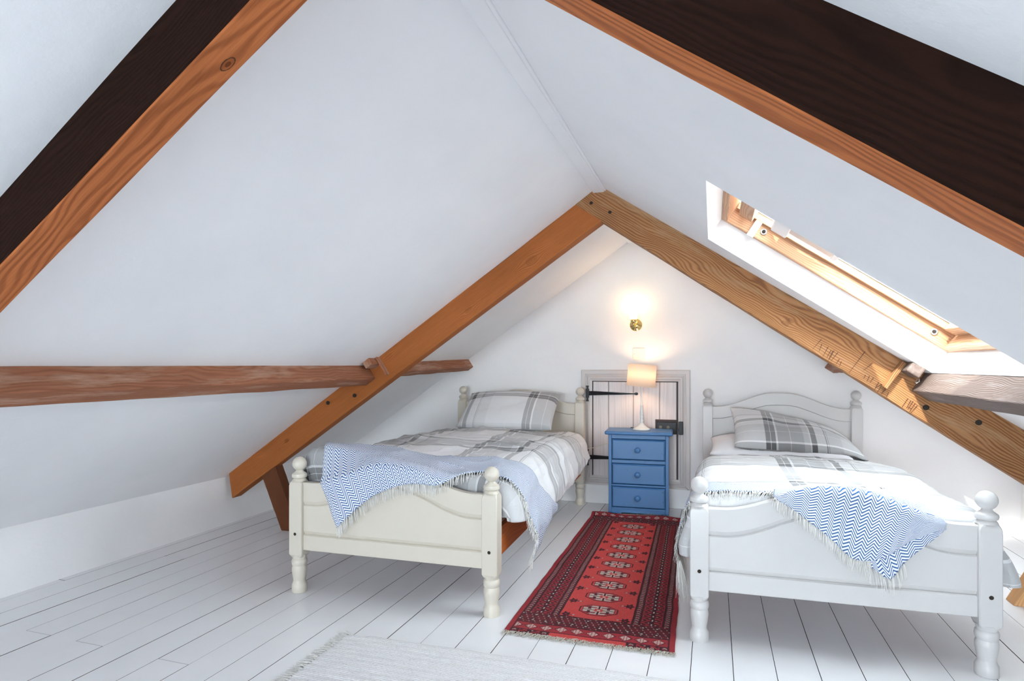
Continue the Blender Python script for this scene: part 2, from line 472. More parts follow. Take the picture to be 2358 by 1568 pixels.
# ------------------------------------------------------------------ walls and ceiling
def ywall(name, y0, y1):
    x0, x1 = X_L - 0.12, X_R + 0.12
    poly = [(x0, -0.1), (x1, -0.1), (x1, zr(x1) + 0.02), (XR, ZR + 0.02), (x0, zl(x0) + 0.02)]
    v = [(x, y0, z) for x, z in poly] + [(x, y1, z) for x, z in poly]
    n = 5
    f = [tuple(range(n)), tuple(range(2 * n - 1, n - 1, -1))] + [(k, n + k, n + (k + 1) % n, (k + 1) % n) for k in range(n)]
    return fixn(mesh(name, v, f, M['wall']))
struct(ywall('wall_back', Y_END, Y_END + 0.15), 'white plastered gable wall with the small door')
# low side walls with a wavy plaster face
def knee(name, x, sgn, ztop):
    n = 60; vs_, fs = [], []
    for k in range(n + 1):
        y = Y_REAR + (Y_END - Y_REAR) * k / n
        for j, z in enumerate((-0.05, 0.08, 0.2, ztop)):
            wob = 0.010 * nz(y * 1.1, z * 3, x) if j < 3 else 0
            vs_.append((x + sgn * (-0.012 + 0.012 * z / ztop) - wob * sgn, y, z))
    for k in range(n):
        for j in range(3):
            q = (k * 4 + j, (k + 1) * 4 + j, (k + 1) * 4 + j + 1, k * 4 + j + 1)
            fs.append(q if sgn < 0 else q[::-1])
    b0 = len(vs_)
    for z in (-0.05, ztop + 0.1):
        for y in (Y_REAR, Y_END):
            vs_.append((x + sgn * 0.15, y, z))
    fs.append((b0, b0 + 1, b0 + 3, b0 + 2))
    o = mesh(name, vs_, fs, M['wall'], None, True)
    return struct(o)
knee('wall_left', X_L, -1, zl(X_L) + 0.01)['label'] = 'low white plastered wall under the left slope'
knee('wall_right', X_R, 1, zr(X_R) + 0.01)['label'] = 'low white plastered wall under the right slope'
# gable wall behind the camera, with a window added for fill light
ac = Acc()
def gz(x): return zl(x) if x < XR else zr(x)
for (xa, xb, za, zb) in [(X_L - .12, GW[0], -.1, None), (GW[1], X_R + .12, -.1, None), (GW[0], GW[1], -.1, GW[2]), (GW[0], GW[1], GW[3], None)]:
    xs = [xa] + ([XR] if xa < XR < xb else []) + [xb]
    for q in range(len(xs) - 1):
        p, r_ = xs[q], xs[q + 1]
        zt0, zt1 = (gz(p) + .02, gz(r_) + .02) if zb is None else (zb, zb)
        ac.add([(p, Y_REAR - .15, za), (r_, Y_REAR - .15, za), (r_, Y_REAR, za), (p, Y_REAR, za), (p, Y_REAR - .15, zt0), (r_, Y_REAR - .15, zt1), (r_, Y_REAR, zt1), (p, Y_REAR, zt0)], BF)
struct(ac.build('wall_front', M['wall']), 'white gable wall with an added casement window')
gwn = struct(empty('added_window_gable', (0, Y_REAR - 0.08, 0)), 'added white casement window in the gable wall, for fill light')
for a_ in [(GW[0], GW[0] + .05, -.03, .03, GW[2], GW[3]), (GW[1] - .05, GW[1], -.03, .03, GW[2], GW[3]), (GW[0], GW[1], -.03, .03, GW[2], GW[2] + .05), (GW[0], GW[1], -.03, .03, GW[3] - .05, GW[3]), (-.59, -.55, -.02, .02, GW[2], GW[3])]:
    box('window_frame', *a_, M['wplast'], gwn, 0.004)
box('pane', GW[0] + .04, GW[1] - .04, -.004, .004, GW[2] + .04, GW[3] - .04, M['pane'], gwn)

# ceiling: left slope, right slope with the roof-window opening and its reveals
vs_, fs = [], []
def quad(a, b, c, d):
    k = len(vs_); vs_.extend([tuple(a), tuple(b), tuple(c), tuple(d)]); fs.append((k, k + 1, k + 2, k + 3))
NLN = 40
def lp(x, y, o):
    wob = 0.006 * nz(x * 1.3, y * 0.9, 3.3) if o == 0 else 0
    return Vector((x, y, zl(x))) + NL * (o - 0 * wob)
x0l = X_L - 0.12
quad(lp(x0l, Y_REAR, 0), lp(XR, Y_REAR, 0), lp(XR, Y_END, 0), lp(x0l, Y_END, 0))
quad(lp(x0l, Y_REAR, .2), lp(x0l, Y_END, .2), lp(XR, Y_END, .2), lp(XR, Y_REAR, .2))
TD0, TD1 = 0.658, 1.775
TDE = (X_R + 0.12 - XR) / TR.x
YN0, YF0 = 2.02, 2.965
KS = 0.117
def RP(td, y, o):
    p = Vector((XR, 0, ZR)) + TR * td + NR * o
    return Vector((p.x, y, p.z))
TA, TB = W_LOW[0][0], W_LOW[0][1]
YW = Y_REAR
for o in (0.0, 0.2):
    yb = lambda td, y: y + KS * (td - 0.658)
    def strip(t0, t1, y0, y1): return [RP(t0, y0, o), RP(t1, y0, o), RP(t1, y1, o), RP(t0, y1, o)]
    polys = [strip(0, TD0, Y_REAR, Y_END), strip(TD1, TA, Y_REAR, Y_END), strip(TB, TDE, Y_REAR, Y_END),
             strip(TA, TB, Y_REAR, W_LOW[0][2]), strip(TA, TB, W_LOW[0][3], Y_END),
             [RP(TD0, YW, o), RP(TD1, YW, o), RP(TD1, yb(TD1, YN0), o), RP(TD0, YN0, o)],
             [RP(TD0, YF0, o), RP(TD1, yb(TD1, YF0), o), RP(TD1, Y_END, o), RP(TD0, Y_END, o)]]
    for p in polys: quad(*p)
for (t0, t1, y0, y1) in W_LOW:
    cc0 = [RP(t0, y0, 0), RP(t1, y0, 0), RP(t1, y1, 0), RP(t0, y1, 0)]
    for k in range(4): quad(cc0[k], cc0[(k + 1) % 4], cc0[(k + 1) % 4] + NR * .2, cc0[k] + NR * .2)
c0 = [RP(TD0, YN0, 0), RP(TD1, YN0 + KS * (TD1 - TD0), 0), RP(TD1, YF0 + KS * (TD1 - TD0), 0), RP(TD0, YF0, 0)]
c1 = [p + NR * 0.2 for p in c0]
for k in range(4): quad(c0[k], c0[(k + 1) % 4], c1[(k + 1) % 4], c1[k])
struct(fixn(mesh('ceiling', vs_, fs, M['ceil'])), 'white plastered sloping attic ceiling')

# ridge board and the skirting under the door
trim = struct(box('trim_1', XR - 0.036, XR + 0.024, Y_REAR, Y_END, 1.962, 2.03, M['ceil'], None, 0.004), 'white board along the ridge')
box('bead', XR + 0.016, XR + 0.034, Y_REAR, Y_END, 1.968, 2.03, M['ceil'], trim, 0.004)
struct(box('baseboard_back', -1.12, 0.02, Y_END - 0.028, Y_END, 0.0, 0.142, M['wall'], None, 0.006), 'pale skirting board below the small door')

# ------------------------------------------------------------------ roof window
win = struct(empty('window_1', (0, 0, 0)), 'pine roof window set deep in the right slope')
def rbar(name, t0, t1, y0, y1, o0, o1, mat, parent, b=0.003, axis='t'):
    """a bar of the roof window; local X of the object runs along the bar"""
    pts = [RW(t0, y0, o0), RW(t1, y0, o0), RW(t1, y1, o0), RW(t0, y1, o0), RW(t0, y0, o1), RW(t1, y0, o1), RW(t1, y1, o1), RW(t0, y1, o1)]
    ax = (pts[1] - pts[0]).normalized() if axis == 't' else Vector((0, 1, 0))
    az = NR
    ay = az.cross(ax).normalized()
    mw = Matrix(((ax.x, ay.x, az.x, pts[0].x), (ax.y, ay.y, az.y, pts[0].y), (ax.z, ay.z, az.z, pts[0].z), (0, 0, 0, 1)))
    inv = mw.inverted()
    ob = fixn(mesh(name, [inv @ p for p in pts], BF, mat, parent))
    ob.matrix_local = mw
    return bev(ob, b)
fo0, fo1 = 0.105, 0.205
rbar('frame_bar', TD0, TD1, YF0 - 0.028, YF0 + 0.0, fo0, fo1, M['winpine'], win)
rbar('frame_bar', TD0, TD1, YN0, YN0 + 0.028, fo0, fo1, M['winpine'], win)
rbar('frame_bar', TD0, TD0 + 0.03, YN0 + 0.028, YF0 - 0.028, fo0, fo1, M['winpine'], win, axis='y')
rbar('frame_bar', TD1 - 0.03, TD1, YN0 + 0.028, YF0 - 0.028, fo0, fo1, M['winpine'], win, axis='y')
so0, so1 = 0.165, 0.225
rbar('sash_bar', TD0 + .035, TD1 - .035, YF0 - 0.054, YF0 - 0.032, so0 + .005, so1, M['winpine'], win)
rbar('sash_bar', TD0 + .035, TD1 - .035, YN0 + 0.032, YN0 + 0.075, so0, so1, M['winpine'], win)
rbar('sash_bar', TD0 + .06, TD0 + .125, YN0 + 0.075, YF0 - 0.075, so0 - .02, so1, M['winpine'], win, axis='y')
rbar('sash_bar', TD1 - .085, TD1 - .035, YN0 + 0.075, YF0 - 0.075, so0, so1, M['winpine'], win, axis='y')
rbar('pane', TD0 + .11, TD1 - .06, YN0 + 0.06, YF0 - 0.045, 0.208, 0.213, M['pane'], win, 0)
rbar('gasket', TD0 + .12, TD1 - .08, YF0 - 0.058, YF0 - 0.054, 0.200, 0.208, M['rubber'], win, 0)
rbar('blind_bracket', TD0 + .135, TD0 + .165, YF0 - 0.052, YF0 - 0.026, 0.095, 0.20, M['wplast'], win, 0.002)
rbar('blind_cassette', TD0 + .21, TD0 + .285, YN0 + 0.08, YF0 - 0.08, 0.155, 0.20, M['wplast'], win, 0.006, 'y')
rbar('blind_fabric', TD0 + .285, TD0 + .49, YN0 + 0.09, YF0 - 0.088, 0.180, 0.184, M['alu'], win, 0)
rbar('blind_rail', TD0 + .485, TD0 + .51, YN0 + 0.085, YF0 - 0.082, 0.174, 0.190, M['wplast'], win, 0.003, 'y')
for wn, (t0, t1, y0, y1) in zip(('added_window_low',), W_LOW):  # added out of view to brighten the far bay
    lw = struct(empty(wn, (0, 0, 0)), 'added low pine roof window in the far bay, for fill light')
    def lbar(name, a, b_, c, d, o0, o1, mat, axis):
        sk = 0.117 * (a - 0.658)
        ob = rbar(name, a, b_, c - sk, d - sk, o0, o1, mat, lw, 0.002, axis)
    lbar('frame_bar', t0, t1, y0, y0 + .05, .11, .2, M['winpine'], 't'); lbar('frame_bar', t0, t1, y1 - .05, y1, .11, .2, M['winpine'], 't')
    lbar('frame_bar', t0, t0 + .05, y0 + .05, y1 - .05, .11, .2, M['winpine'], 'y'); lbar('frame_bar', t1 - .05, t1, y0 + .05, y1 - .05, .11, .2, M['winpine'], 'y')
    lbar('pane', t0 + .04, t1 - .04, y0 + .04, y1 - .04, .17, .176, M['pane'], 't')
# two round keyhole plugs in the far side of the frame
for td in (TD0 + 0.19, TD0 + 1.015):
    acc = Acc(); v, f = lathe_vf([(0.008, 0.001), (0.0085, 0.005), (0.012, 0.006), (0.0145, 0.004), (0.0145, 0.0)], 18)
    acc.add(v, f)
    pl = acc.build('keyhole_ring', M['steel'], win, True)
    mw = Matrix.Rotation(PI / 2, 4, 'X'); mw.translation = RW(td, YF0 - 0.0285, 0.145); pl.matrix_local = mw
    v, f = lathe_vf([(0.0078, 0.0), (0.0078, 0.0022)], 14)
    pl2 = mesh('keyhole', v, f, M['hole'], pl)

# ------------------------------------------------------------------ timber
def timber(name, ends, mat, n=24, wob=0.0025, b=0.005, seed=0.0, flat=()):
    """ends = (four corners at the start, four corners at the end); local X runs along the piece.
    Edges wander slightly, as hand-sawn timber does; corner indices in flat stay true"""
    A = [Vector(p) for p in ends[0]]; B = [Vector(p) for p in ends[1]]
    ca = sum(A, Vector()) / 4; cb = sum(B, Vector()) / 4
    ax = (cb - ca).normalized()
    az = (A[3] - A[0]).normalized(); ay = az.cross(ax).normalized(); az = ax.cross(ay)
    mw = Matrix(((ax.x, ay.x, az.x, ca.x), (ax.y, ay.y, az.y, ca.y), (ax.z, ay.z, az.z, ca.z), (0, 0, 0, 1)))
    inv = mw.inverted()
    vs_, fs = [], []
    for k in range(n + 1):
        t = k / n
        for j in range(4):
            p = A[j].lerp(B[j], t)
            if j not in flat and 0 < k < n:
                p = p + Vector((nz(t * 9 + j * 7, seed, 1), nz(t * 8 + j * 5, seed, 9) * .6, nz(t * 9 + j * 3, seed, 5))) * wob
            vs_.append(inv @ p)
    for k in range(n):
        for j in range(4):
            j2 = (j + 1) % 4
            fs.append((k * 4 + j, k * 4 + j2, (k + 1) * 4 + j2, (k + 1) * 4 + j))
    fs.append((3, 2, 1, 0)); fs.append(tuple(n * 4 + j for j in range(4)))
    o = fixn(mesh(name, vs_, fs, mat)); o.matrix_world = mw
    return bev(o, b, 2, 50)
def xz(pts, y0, y1):      # (top, bottom) in the truss plane -> four corners: front-top, back-top, back-bottom, front-bottom
    (a, b_) = pts
    return [(a[0], y0, a[1]), (a[0], y1, a[1]), (b_[0], y1, b_[1]), (b_[0], y0, b_[1])]
YT, YTB = 3.2, 3.285
# far truss: the right rafter runs past the ridge, the left one butts against its underside
def rlow(x): return 1.803 - 0.6905 * (x + 0.553)
e = 0.004
RAF_R = timber('rafter', (xz(((-0.568, ZR + 0.006), (-0.703, 1.910)), YT, YTB), xz(((1.80, zr(1.80) + e), (1.80, rlow(1.80))), YT, YTB)), None, 30, 0.004, seed=3.0)
RAF_L = timber('rafter', (xz(((-0.699, zl(-0.699) + .001), (-0.555, 1.8125)), YT + .001, YTB - .002), xz(((-3.012, zl(-3.012) + e), (-2.985, 0.176)), YT + .001, YTB - .002)), None, 30, 0.004, seed=5.0)
tag(RAF_R, 'weathered brown rafter with carved marks beside the roof window, meeting another at the ridge', 'beam')
tag(RAF_L, 'orange-brown rafter above the bed by the left slope, ending at the low wall', 'beam')
# near truss
YN, YNB = 0.885, 0.972
DVL, DVR = 0.137, 0.150
NEAR_R = timber('rafter', (xz(((-0.568, ZR + .006), (-0.660, 1.930)), YN, YNB), xz(((1.80, zr(1.80) + e), (1.80, 0.195)), YN, YNB)), None, 30, 0.003, seed=7.0)
NEAR_L = timber('rafter', (xz(((-0.64, zl(-0.64) + e), (-0.59, ZR - .165)), YN, YNB), xz(((-3.012, zl(-3.012) + e), (-2.99, zl(-2.99) - DVL)), YN, YNB)), None, 30, 0.003, seed=9.0)
def knots_of(o_, pts):
    iv = o_.matrix_world.inverted()
    return tuple(tuple(iv @ Vector(p)) + (r, k) for (p, r, k) in pts)
RAF_R.data.materials.append(w_raftr(knots_of(RAF_R, [((-0.064, 3.2, 1.55), 0.02, 0.12), ((0.331, 3.2, 1.249), 0.012, 0.5), ((0.359, 3.2, 1.263), 0.01, 0.5), ((1.054, 3.2, 0.721), 0.022, 0.12)])))
RAF_L.data.materials.append(w_raftl(knots_of(RAF_L, [((-0.943, 3.2, 1.622), 0.022, 0.35), ((-1.318, 3.2, 1.361), 0.016, 0.35), ((-2.555, 3.2, 0.57), 0.012, 0.8), ((-1.833, 3.2, 1.096), 0.02, 0.15)])))
NEAR_R.data.materials.append(w_near((), 7.7))
NEAR_L.data.materials.append(w_near(knots_of(NEAR_L, [((-0.895, 0.944, 1.639), 0.015, 1.0), ((-1.315, 0.963, 1.353), 0.008, 0.8)]), 12.4))
for o_ in (NEAR_R, NEAR_L):              # their faces towards the near end get a second, blackish brown wood
    o_.data.materials.append(M['darkface'])
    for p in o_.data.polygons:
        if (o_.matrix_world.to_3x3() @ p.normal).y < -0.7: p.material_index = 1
tag(NEAR_R, 'broad dark-faced rafter with brown underside crossing the ceiling beyond the roof window', 'beam')
tag(NEAR_L, 'dark-faced rafter with knotty orange underside on the left slope, above the long purlin', 'beam')
# struts from the rafters down to the floor
ST_L = timber('strut', ([(-2.754, YT + .004, .343), (-2.754, YTB - .004, .343), (-2.652, YTB - .004, .412), (-2.652, YT + .004, .412)],
                        [(-2.60, YT + .004, -0.002), (-2.60, YTB - .004, -0.002), (-2.475, YTB - .004, -0.002), (-2.475, YT + .004, -0.002)]), M['strutd'], 10, 0.002, seed=2.0)
tag(ST_L, 'short dark brown strut behind the bed end, propping the left rafter', 'beam')
ST_R = timber('strut', ([(1.245, YT, -0.002), (1.245, YTB, -0.002), (1.375, YTB, -0.002), (1.375, YT, -0.002)],
                        [(1.466, YT, 0.416), (1.466, YTB, 0.416), (1.587, YTB, 0.333), (1.587, YT, 0.333)]), M['strutp'], 10, 0.002, seed=4.0)
tag(ST_R, 'pale sunlit strut foot on the floor beside the bed under the roof window', 'beam')
# purlins, square to the slope
def pur(name, x_top, sgn, y0, y1, mat, depth, wid, seed, x_top1=None, taper=False):
    def sec(xt, y):
        zt = zl(xt) if sgn < 0 else zr(xt)
        T = TL if sgn < 0 else TR
        Nn = NL if sgn < 0 else NR
        a = Vector((xt, y, zt)) + Nn * 0.004
        arr = a - Nn * (depth + 0.004)
        return [a, a + T * wid, arr + T * wid, arr]
    s0 = sec(x_top, y0); s1 = sec(x_top if x_top1 is None else x_top1, y1)
    return timber(name, (s0, s1), mat, 30, 0.004, 0.005, seed)
P1 = pur('purlin', -1.968, -1, YNB, YT + .002, M['purl'], 0.094, 0.080, 1.0)
tag(P1, 'long reddish-brown purlin along the left slope between the two rafters', 'beam')
P2 = pur('purlin', -1.945, -1, YTB - .003, Y_END + .004, M['purl'], 0.075, 0.06, 2.0, -1.895)
tag(P2, 'short brown purlin stub running from the left rafter into the gable wall', 'beam')
P3 = pur('purlin', 0.912, 1, YNB, YT + .002, M['purr'], 0.096, 0.085, 3.0)
tag(P3, 'pale grey weathered purlin below the roof window, partly in sun', 'beam')
P4 = pur('purlin', 0.735, 1, YTB - .003, Y_END + .004, M['purl'], 0.09, 0.07, 4.0, 0.775)
tag(P4, 'dark purlin stub between the carved rafter and the gable wall above the bed head', 'beam')
# peg ends and wedges where the purlins meet the far truss
def rot_box(name, c, half, ax, ay, az, mat, b=0.003):
    ax, ay, az = Vector(ax).normalized(), Vector(ay).normalized(), Vector(az).normalized()
    mw = Matrix(((ax.x, ay.x, az.x, c[0]), (ax.y, ay.y, az.y, c[1]), (ax.z, ay.z, az.z, c[2]), (0, 0, 0, 1)))
    o = mesh(name, boxv(-half[0], half[0], -half[1], half[1], -half[2], half[2]), BF, mat)
    o.matrix_world = mw
    return bev(o, b)
pgx = -1.915
k1 = rot_box('peg', (pgx - .0, YT - 0.045, zl(pgx) - 0.022), (0.055, 0.026, 0.024), (0, 1, 0), TL, NL, M['purl'], 0.006)
tag(k1, 'stubby wooden peg end on top of the left purlin by its rafter', 'peg')
k2 = rot_box('wedge', (-1.862, YT - 0.014, zl(-1.862) - 0.075), (0.062, 0.018, 0.006), -NL, (0, 1, 0), TL, M['purl'], 0.002)
tag(k2, 'thin wooden wedge standing against the left rafter beside the purlin end', 'wedge')
k3 = rot_box('peg', (0.85, YT - 0.050, zr(0.85) - 0.026), (0.060, 0.03, 0.026), (0, 1, 0), TR, NR, M['purr'], 0.006)
tag(k3, 'rough grey wooden peg end above the purlin under the roof window', 'peg')
k4 = rot_box('wedge', (0.785, YT - 0.016, zr(0.785) - 0.095), (0.07, 0.02, 0.010), -NR, (0, 1, 0), TR, M['raftr'], 0.002)
tag(k4, 'brown wooden wedge against the carved rafter beside the grey purlin', 'wedge')
hk = tube('screw_hook', [(0.865, YT - .06, 0.985), (0.858, YT - .062, 0.972), (0.860, YT - .075, 0.968), (0.868, YT - .08, 0.976), (0.868, YT - .078, 0.99)], 0.0022, M['steel'])
tag(hk, 'tiny white metal hook in the end of the grey purlin', 'hook')
# empty peg holes in the rafters, with a worn rim
def peghole(parent, x, z, r=0.013, y=YT):
    v, f = lathe_vf([(r * 0.55, -0.0002), (r * 0.9, 0.0002), (r, 0.0012), (r * 1.05, 0.0008)], 12)
    v = [(a * 1.0, -c, b * 0.9) for a, b, c in v]
    o = fixn(mesh('peg_hole', [(x + a, y - 0.003 + b, z + c) for a, b, c in v], f, M['hole']))
    o.parent = parent; o.matrix_parent_inverse = parent.matrix_world.inverted()
    return o
for x, z in ((-2.247, 0.816), (-2.059, 0.864)): peghole(RAF_L, x, z)
for x, z in ((0.916, 0.857), (1.116, 0.795), (-0.612, 1.909), (-0.513, 1.852)): peghole(RAF_R, x, z, 0.013 if x > 0 else 0.009)
# carved assembly marks: thin gouges, from measured stroke ends on the face of the rafter
STROKES = [((0.49, 1.171), (0.451, 1.123)), ((0.492, 1.149), (0.48, 1.113)), ((0.519, 1.135), (0.496, 1.089)), ((0.53, 1.118), (0.512, 1.082)), ((0.538, 1.115), (0.519, 1.069)), ((0.544, 1.117), (0.524, 1.077)), ((0.56, 1.108), (0.531, 1.068)), ((0.566, 1.077), (0.552, 1.053)), ((0.575, 1.066), (0.566, 1.042)), ((0.673, 1.112), (0.607, 1.013)), ((0.704, 1.059), (0.667, 1.024)), ((0.675, 1.003), (0.667, 0.985)), ((0.691, 0.998), (0.68, 0.972)), ((0.708, 0.992), (0.693, 0.966)), ((0.729, 0.97), (0.711, 0.934)), ((0.742, 0.957), (0.723, 0.924)), ((0.761, 0.944), (0.739, 0.916)), ((0.769, 0.923), (0.76, 0.903)), ((0.741, 0.962), (0.718, 0.944)), ((0.846, 0.897), (0.822, 0.857)), ((0.857, 0.888), (0.84, 0.853)), ((0.866, 0.885), (0.845, 0.846)), ((0.874, 0.875), (0.852, 0.837)), ((0.882, 0.864), (0.857, 0.832)), ((0.861, 0.849), (0.844, 0.86))]
GOUGE = m_plain('gouge_brown', lin(86, 50, 28), 0.8)
for (a, b_) in STROKES:
    pa, pb = Vector((a[0], YT - .0004, a[1])), Vector((b_[0], YT - .0004, b_[1]))
    d = (pb - pa).normalized(); nrm = Vector((d.z, 0, -d.x)) * 0.0016; dy = Vector((0, -.0022, 0))
    cm = hexa('carved_mark', [pa - nrm, pb - nrm * .4, pb + nrm * .4, pa + nrm, pa - nrm + dy, pb - nrm * .4 + dy, pb + nrm * .4 + dy, pa + nrm + dy], GOUGE)
    cm.parent = RAF_R; cm.matrix_parent_inverse = RAF_R.matrix_world.inverted()

# ------------------------------------------------------------------ small plank door in the gable wall
def DX(x): return x
door = struct(empty('door_1', (-0.553, Y_END, 0.14)), 'low whitewashed plank door with black strap hinges')
DW0, DW1, DZ0, DZ1 = -0.872, -0.238, 0.198, 0.932      # clear opening
ox, oy, oz = -0.553, Y_END, 0.14
box('recess', DW0 - ox - .01, DW1 - ox + .01, -0.004, 0.004, DZ0 - oz - .01, DZ1 - oz + .01, M['darkbrown'], door)
seams = [DW0 + .006, -0.747, -0.562, -0.371, DW1 - .012]
for k in range(4):
    bev(box('plank', seams[k] - ox + .0015, seams[k + 1] - ox - .0015, -0.016, -0.002, DZ0 + .010 - oz, DZ1 - .010 - oz, M['doorw'], door), 0.002, 1)
# moulded frame, mitred: outer band, cove and inner bead per side
prof = [(0.0, 0.0), (0.0, 0.020), (0.006, 0.024), (0.030, 0.024), (0.034, 0.019), (0.040, 0.019), (0.058, 0.030), (0.066, 0.030), (0.070, 0.024), (0.084, 0.022), (0.084, 0.0)]
def architrave(name, p, q, inward, mA, mB):
    """p->q along the outer edge, inward = direction of the opening; mA, mB = mitre at the ends"""
    P, Q, I = Vector(p), Vector(q), Vector(inward)
    d = (Q - P).normalized()
    vs_, fs = [], []
    for (a, h) in prof:
        vs_.append(P + I * a + d * a * mA + Vector((0, -h, 0)))
        vs_.append(Q + I * a - d * a * mB + Vector((0, -h, 0)))
    n = len(prof)
    for k in range(n):
        k2 = (k + 1) % n
        fs.append((2 * k, 2 * k + 1, 2 * k2 + 1, 2 * k2))
    fs.append(tuple(2 * k for k in range(n))); fs.append(tuple(2 * k + 1 for k in range(n))[::-1])
    return fixn(mesh(name, vs_, fs, M['frame'], door))
x0, x1, z0, z1 = DW0 - .084 - ox, DW1 + .084 - ox, DZ0 - .060 - oz, DZ1 + .080 - oz
architrave('frame_moulding', (x0, 0, z1), (x1, 0, z1), (0, 0, -1), 1, 1)
architrave('frame_moulding', (x0, 0, z0), (x0, 0, z1), (1, 0, 0), .7, 1)
architrave('frame_moulding', (x1, 0, z0), (x1, 0, z1), (-1, 0, 0), .7, 1)
architrave('frame_moulding', (x0, 0, z0 - .012), (x1, 0, z0 - .012), (0, 0, 1), 1, 1)
def thinge(z, full=True):
    hg = empty('strap_hinge', (0, 0, z - oz), 0, door); hg['label'] = 'black iron T hinge'
    a = DW0 - ox
    prof2 = [(-.046, .058), (-.022, .058), (-.026, .040), (-.020, .030), (-.020, -.030), (-.026, -.040), (-.022, -.062), (-.046, -.062), (-.040, -.040), (-.046, -.030), (-.046, .030), (-.040, .040)]
    n = len(prof2)
    v = [(a + p[0], -0.031, p[1]) for p in prof2] + [(a + p[0], -0.036, p[1]) for p in prof2]
    fixn(mesh('hinge_plate', v, [tuple(range(n)), tuple(range(2 * n - 1, n - 1, -1))] + [(k, (k + 1) % n, n + (k + 1) % n, n + k) for k in range(n)], M['black'], hg))
    v, f = lathe_vf([(0.0045, -.017), (0.0045, .017)], 10); v = [(a - .017 + p[0], -.034 + p[1], p[2]) for p in v]
    mesh('hinge_knuckle', v, f, M['black'], hg, True)
    L = 0.345
    st = [(-.016, .016), (0.0, .017), (L - .03, .004), (L - .022, .009), (L - .010, .011), (L, .006), (L, -.006), (L - .010, -.011), (L - .022, -.009), (L - .03, -.004), (0.0, -.017), (-.016, -.016)]
    n = len(st)
    yb, yf = -.016, -.021
    v = [(a + p[0], yb - (.014 if p[0] < 0 else 0), p[1]) for p in st] + [(a + p[0], yf - (.014 if p[0] < 0 else 0), p[1]) for p in st]
    fixn(mesh('hinge_strap', v, [tuple(range(n)), tuple(range(2 * n - 1, n - 1, -1))] + [(k, (k + 1) % n, n + (k + 1) % n, n + k) for k in range(n)], M['black'], hg))
    for sx in (.03, .09, .20, L - .011):
        v, f = lathe_vf([(0.006, 0), (0.005, .002), (0.001, .0035)], 10); v = [(a + sx + p[0], yf - p[2], p[1]) for p in v]
        fixn(mesh('screw', v, f, M['black'], hg))
    return hg
thinge(0.834); thinge(0.348)
lk = empty('rim_lock', (0, 0, 0), 0, door); lk['label'] = 'dark iron rim lock'
lx0, lx1, lz0, lz1 = -0.402 - ox, -0.250 - ox, 0.545 - oz, 0.640 - oz
box('lock_plate', lx0, lx1 + .012, -.022, -.016, lz0 - .004, lz1 + .008, M['darkbrown'], lk, .002)
box('lock_case', lx0 + .012, lx1, -.045, -.020, lz0 + .004, lz1 - .008, M['black'], lk, .003)
box('lock_keep', DW1 - ox + .004, DW1 - ox + .036, -.052, -.028, lz0 - .002, lz1 - .002, M['black'], lk, .003)
box('bolt', lx1 - .01, DW1 - ox + .006, -.040, -.028, lz0 + .022, lz0 + .036, M['black'], lk)
for sx in (.040, .094):
    v, f = lathe_vf([(0.011, 0), (0.011, .003), (0.005, .003), (0.004, .001)], 14); v = [(lx0 + sx + p[0], -.045 - p[2], lz0 + .050 + p[1]) for p in v]
    fixn(mesh('keyhole_ring', v, f, M['oldbrass'], lk))

# ------------------------------------------------------------------ beds
POST_H = [(0.034, 0.0), (0.035, 0.004), (0.035, 0.034), (0.031, 0.040), (0.0275, 0.050), (0.0275, 0.056), (0.031, 0.075), (0.0345, 0.098), (0.0345, 0.110), (0.031, 0.122), (0.034, 0.126), (0.036, 0.138), (0.034, 0.150), (0.030, 0.154), (0.032, 0.162), (0.034, 0.172)]
def finial(z):
    p = [(0.034, z - .002), (0.030, z + .006), (0.026, z + .010), (0.033, z + .014), (0.035, z + .022), (0.033, z + .030), (0.025, z + .036), (0.018, z + .041), (0.017, z + .044)]
    return p + ball(0, z + .076, 0.0325, z + .047, 12)
class Bed:
    def __init__(s, fc, fa, hc, ha, half):
        s.fc, s.hc, s.fa, s.ha, s.half = Vector(fc), Vector(hc), math.radians(fa), math.radians(ha), half
        s.len = (s.hc - s.fc).length
    def P(s, x, y, z=0.0):
        t = y / s.len
        c = s.fc.lerp(s.hc, t); a = s.fa + (s.ha - s.fa) * t
        return Vector((c.x + x * math.cos(a), c.y + x * math.sin(a), z))
def zfoot(x):      # top edge of a footboard, x = -1..1 across
    a = abs(x)
    return 0.508 + 0.092 * (1 - sm(0.06, 0.88, a)) 
def zhead(x):
    a = abs(x)
    return 0.758 + 0.100 * (1 - sm(0.08, 0.92, a))
def board_piece(name, mat, parent, xs, lo, hi, y0, y1, ch_lo, ch_hi):
    """a shaped board between curves lo(x), hi(x); its front edges are chamfered (depth, height)"""
    vs_, fs = [], []
    for x in xs:
        a, b_ = lo(x), hi(x)
        vs_ += [(x, y0 + ch_lo[0], a), (x, y0, a + ch_lo[1]), (x, y0, b_ - ch_hi[1]), (x, y0 + ch_hi[0], b_), (x, y1, b_), (x, y1, a)]
    n = 6
    for k in range(len(xs) - 1):
        for j in range(n):
            j2 = (j + 1) % n
            fs.append((k * n + j, k * n + j2, (k + 1) * n + j2, (k + 1) * n + j))
    fs.append(tuple(range(n))); fs.append(tuple((len(xs) - 1) * n + j for j in range(n))[::-1])
    return fixn(mesh(name, vs_, fs, mat, parent))
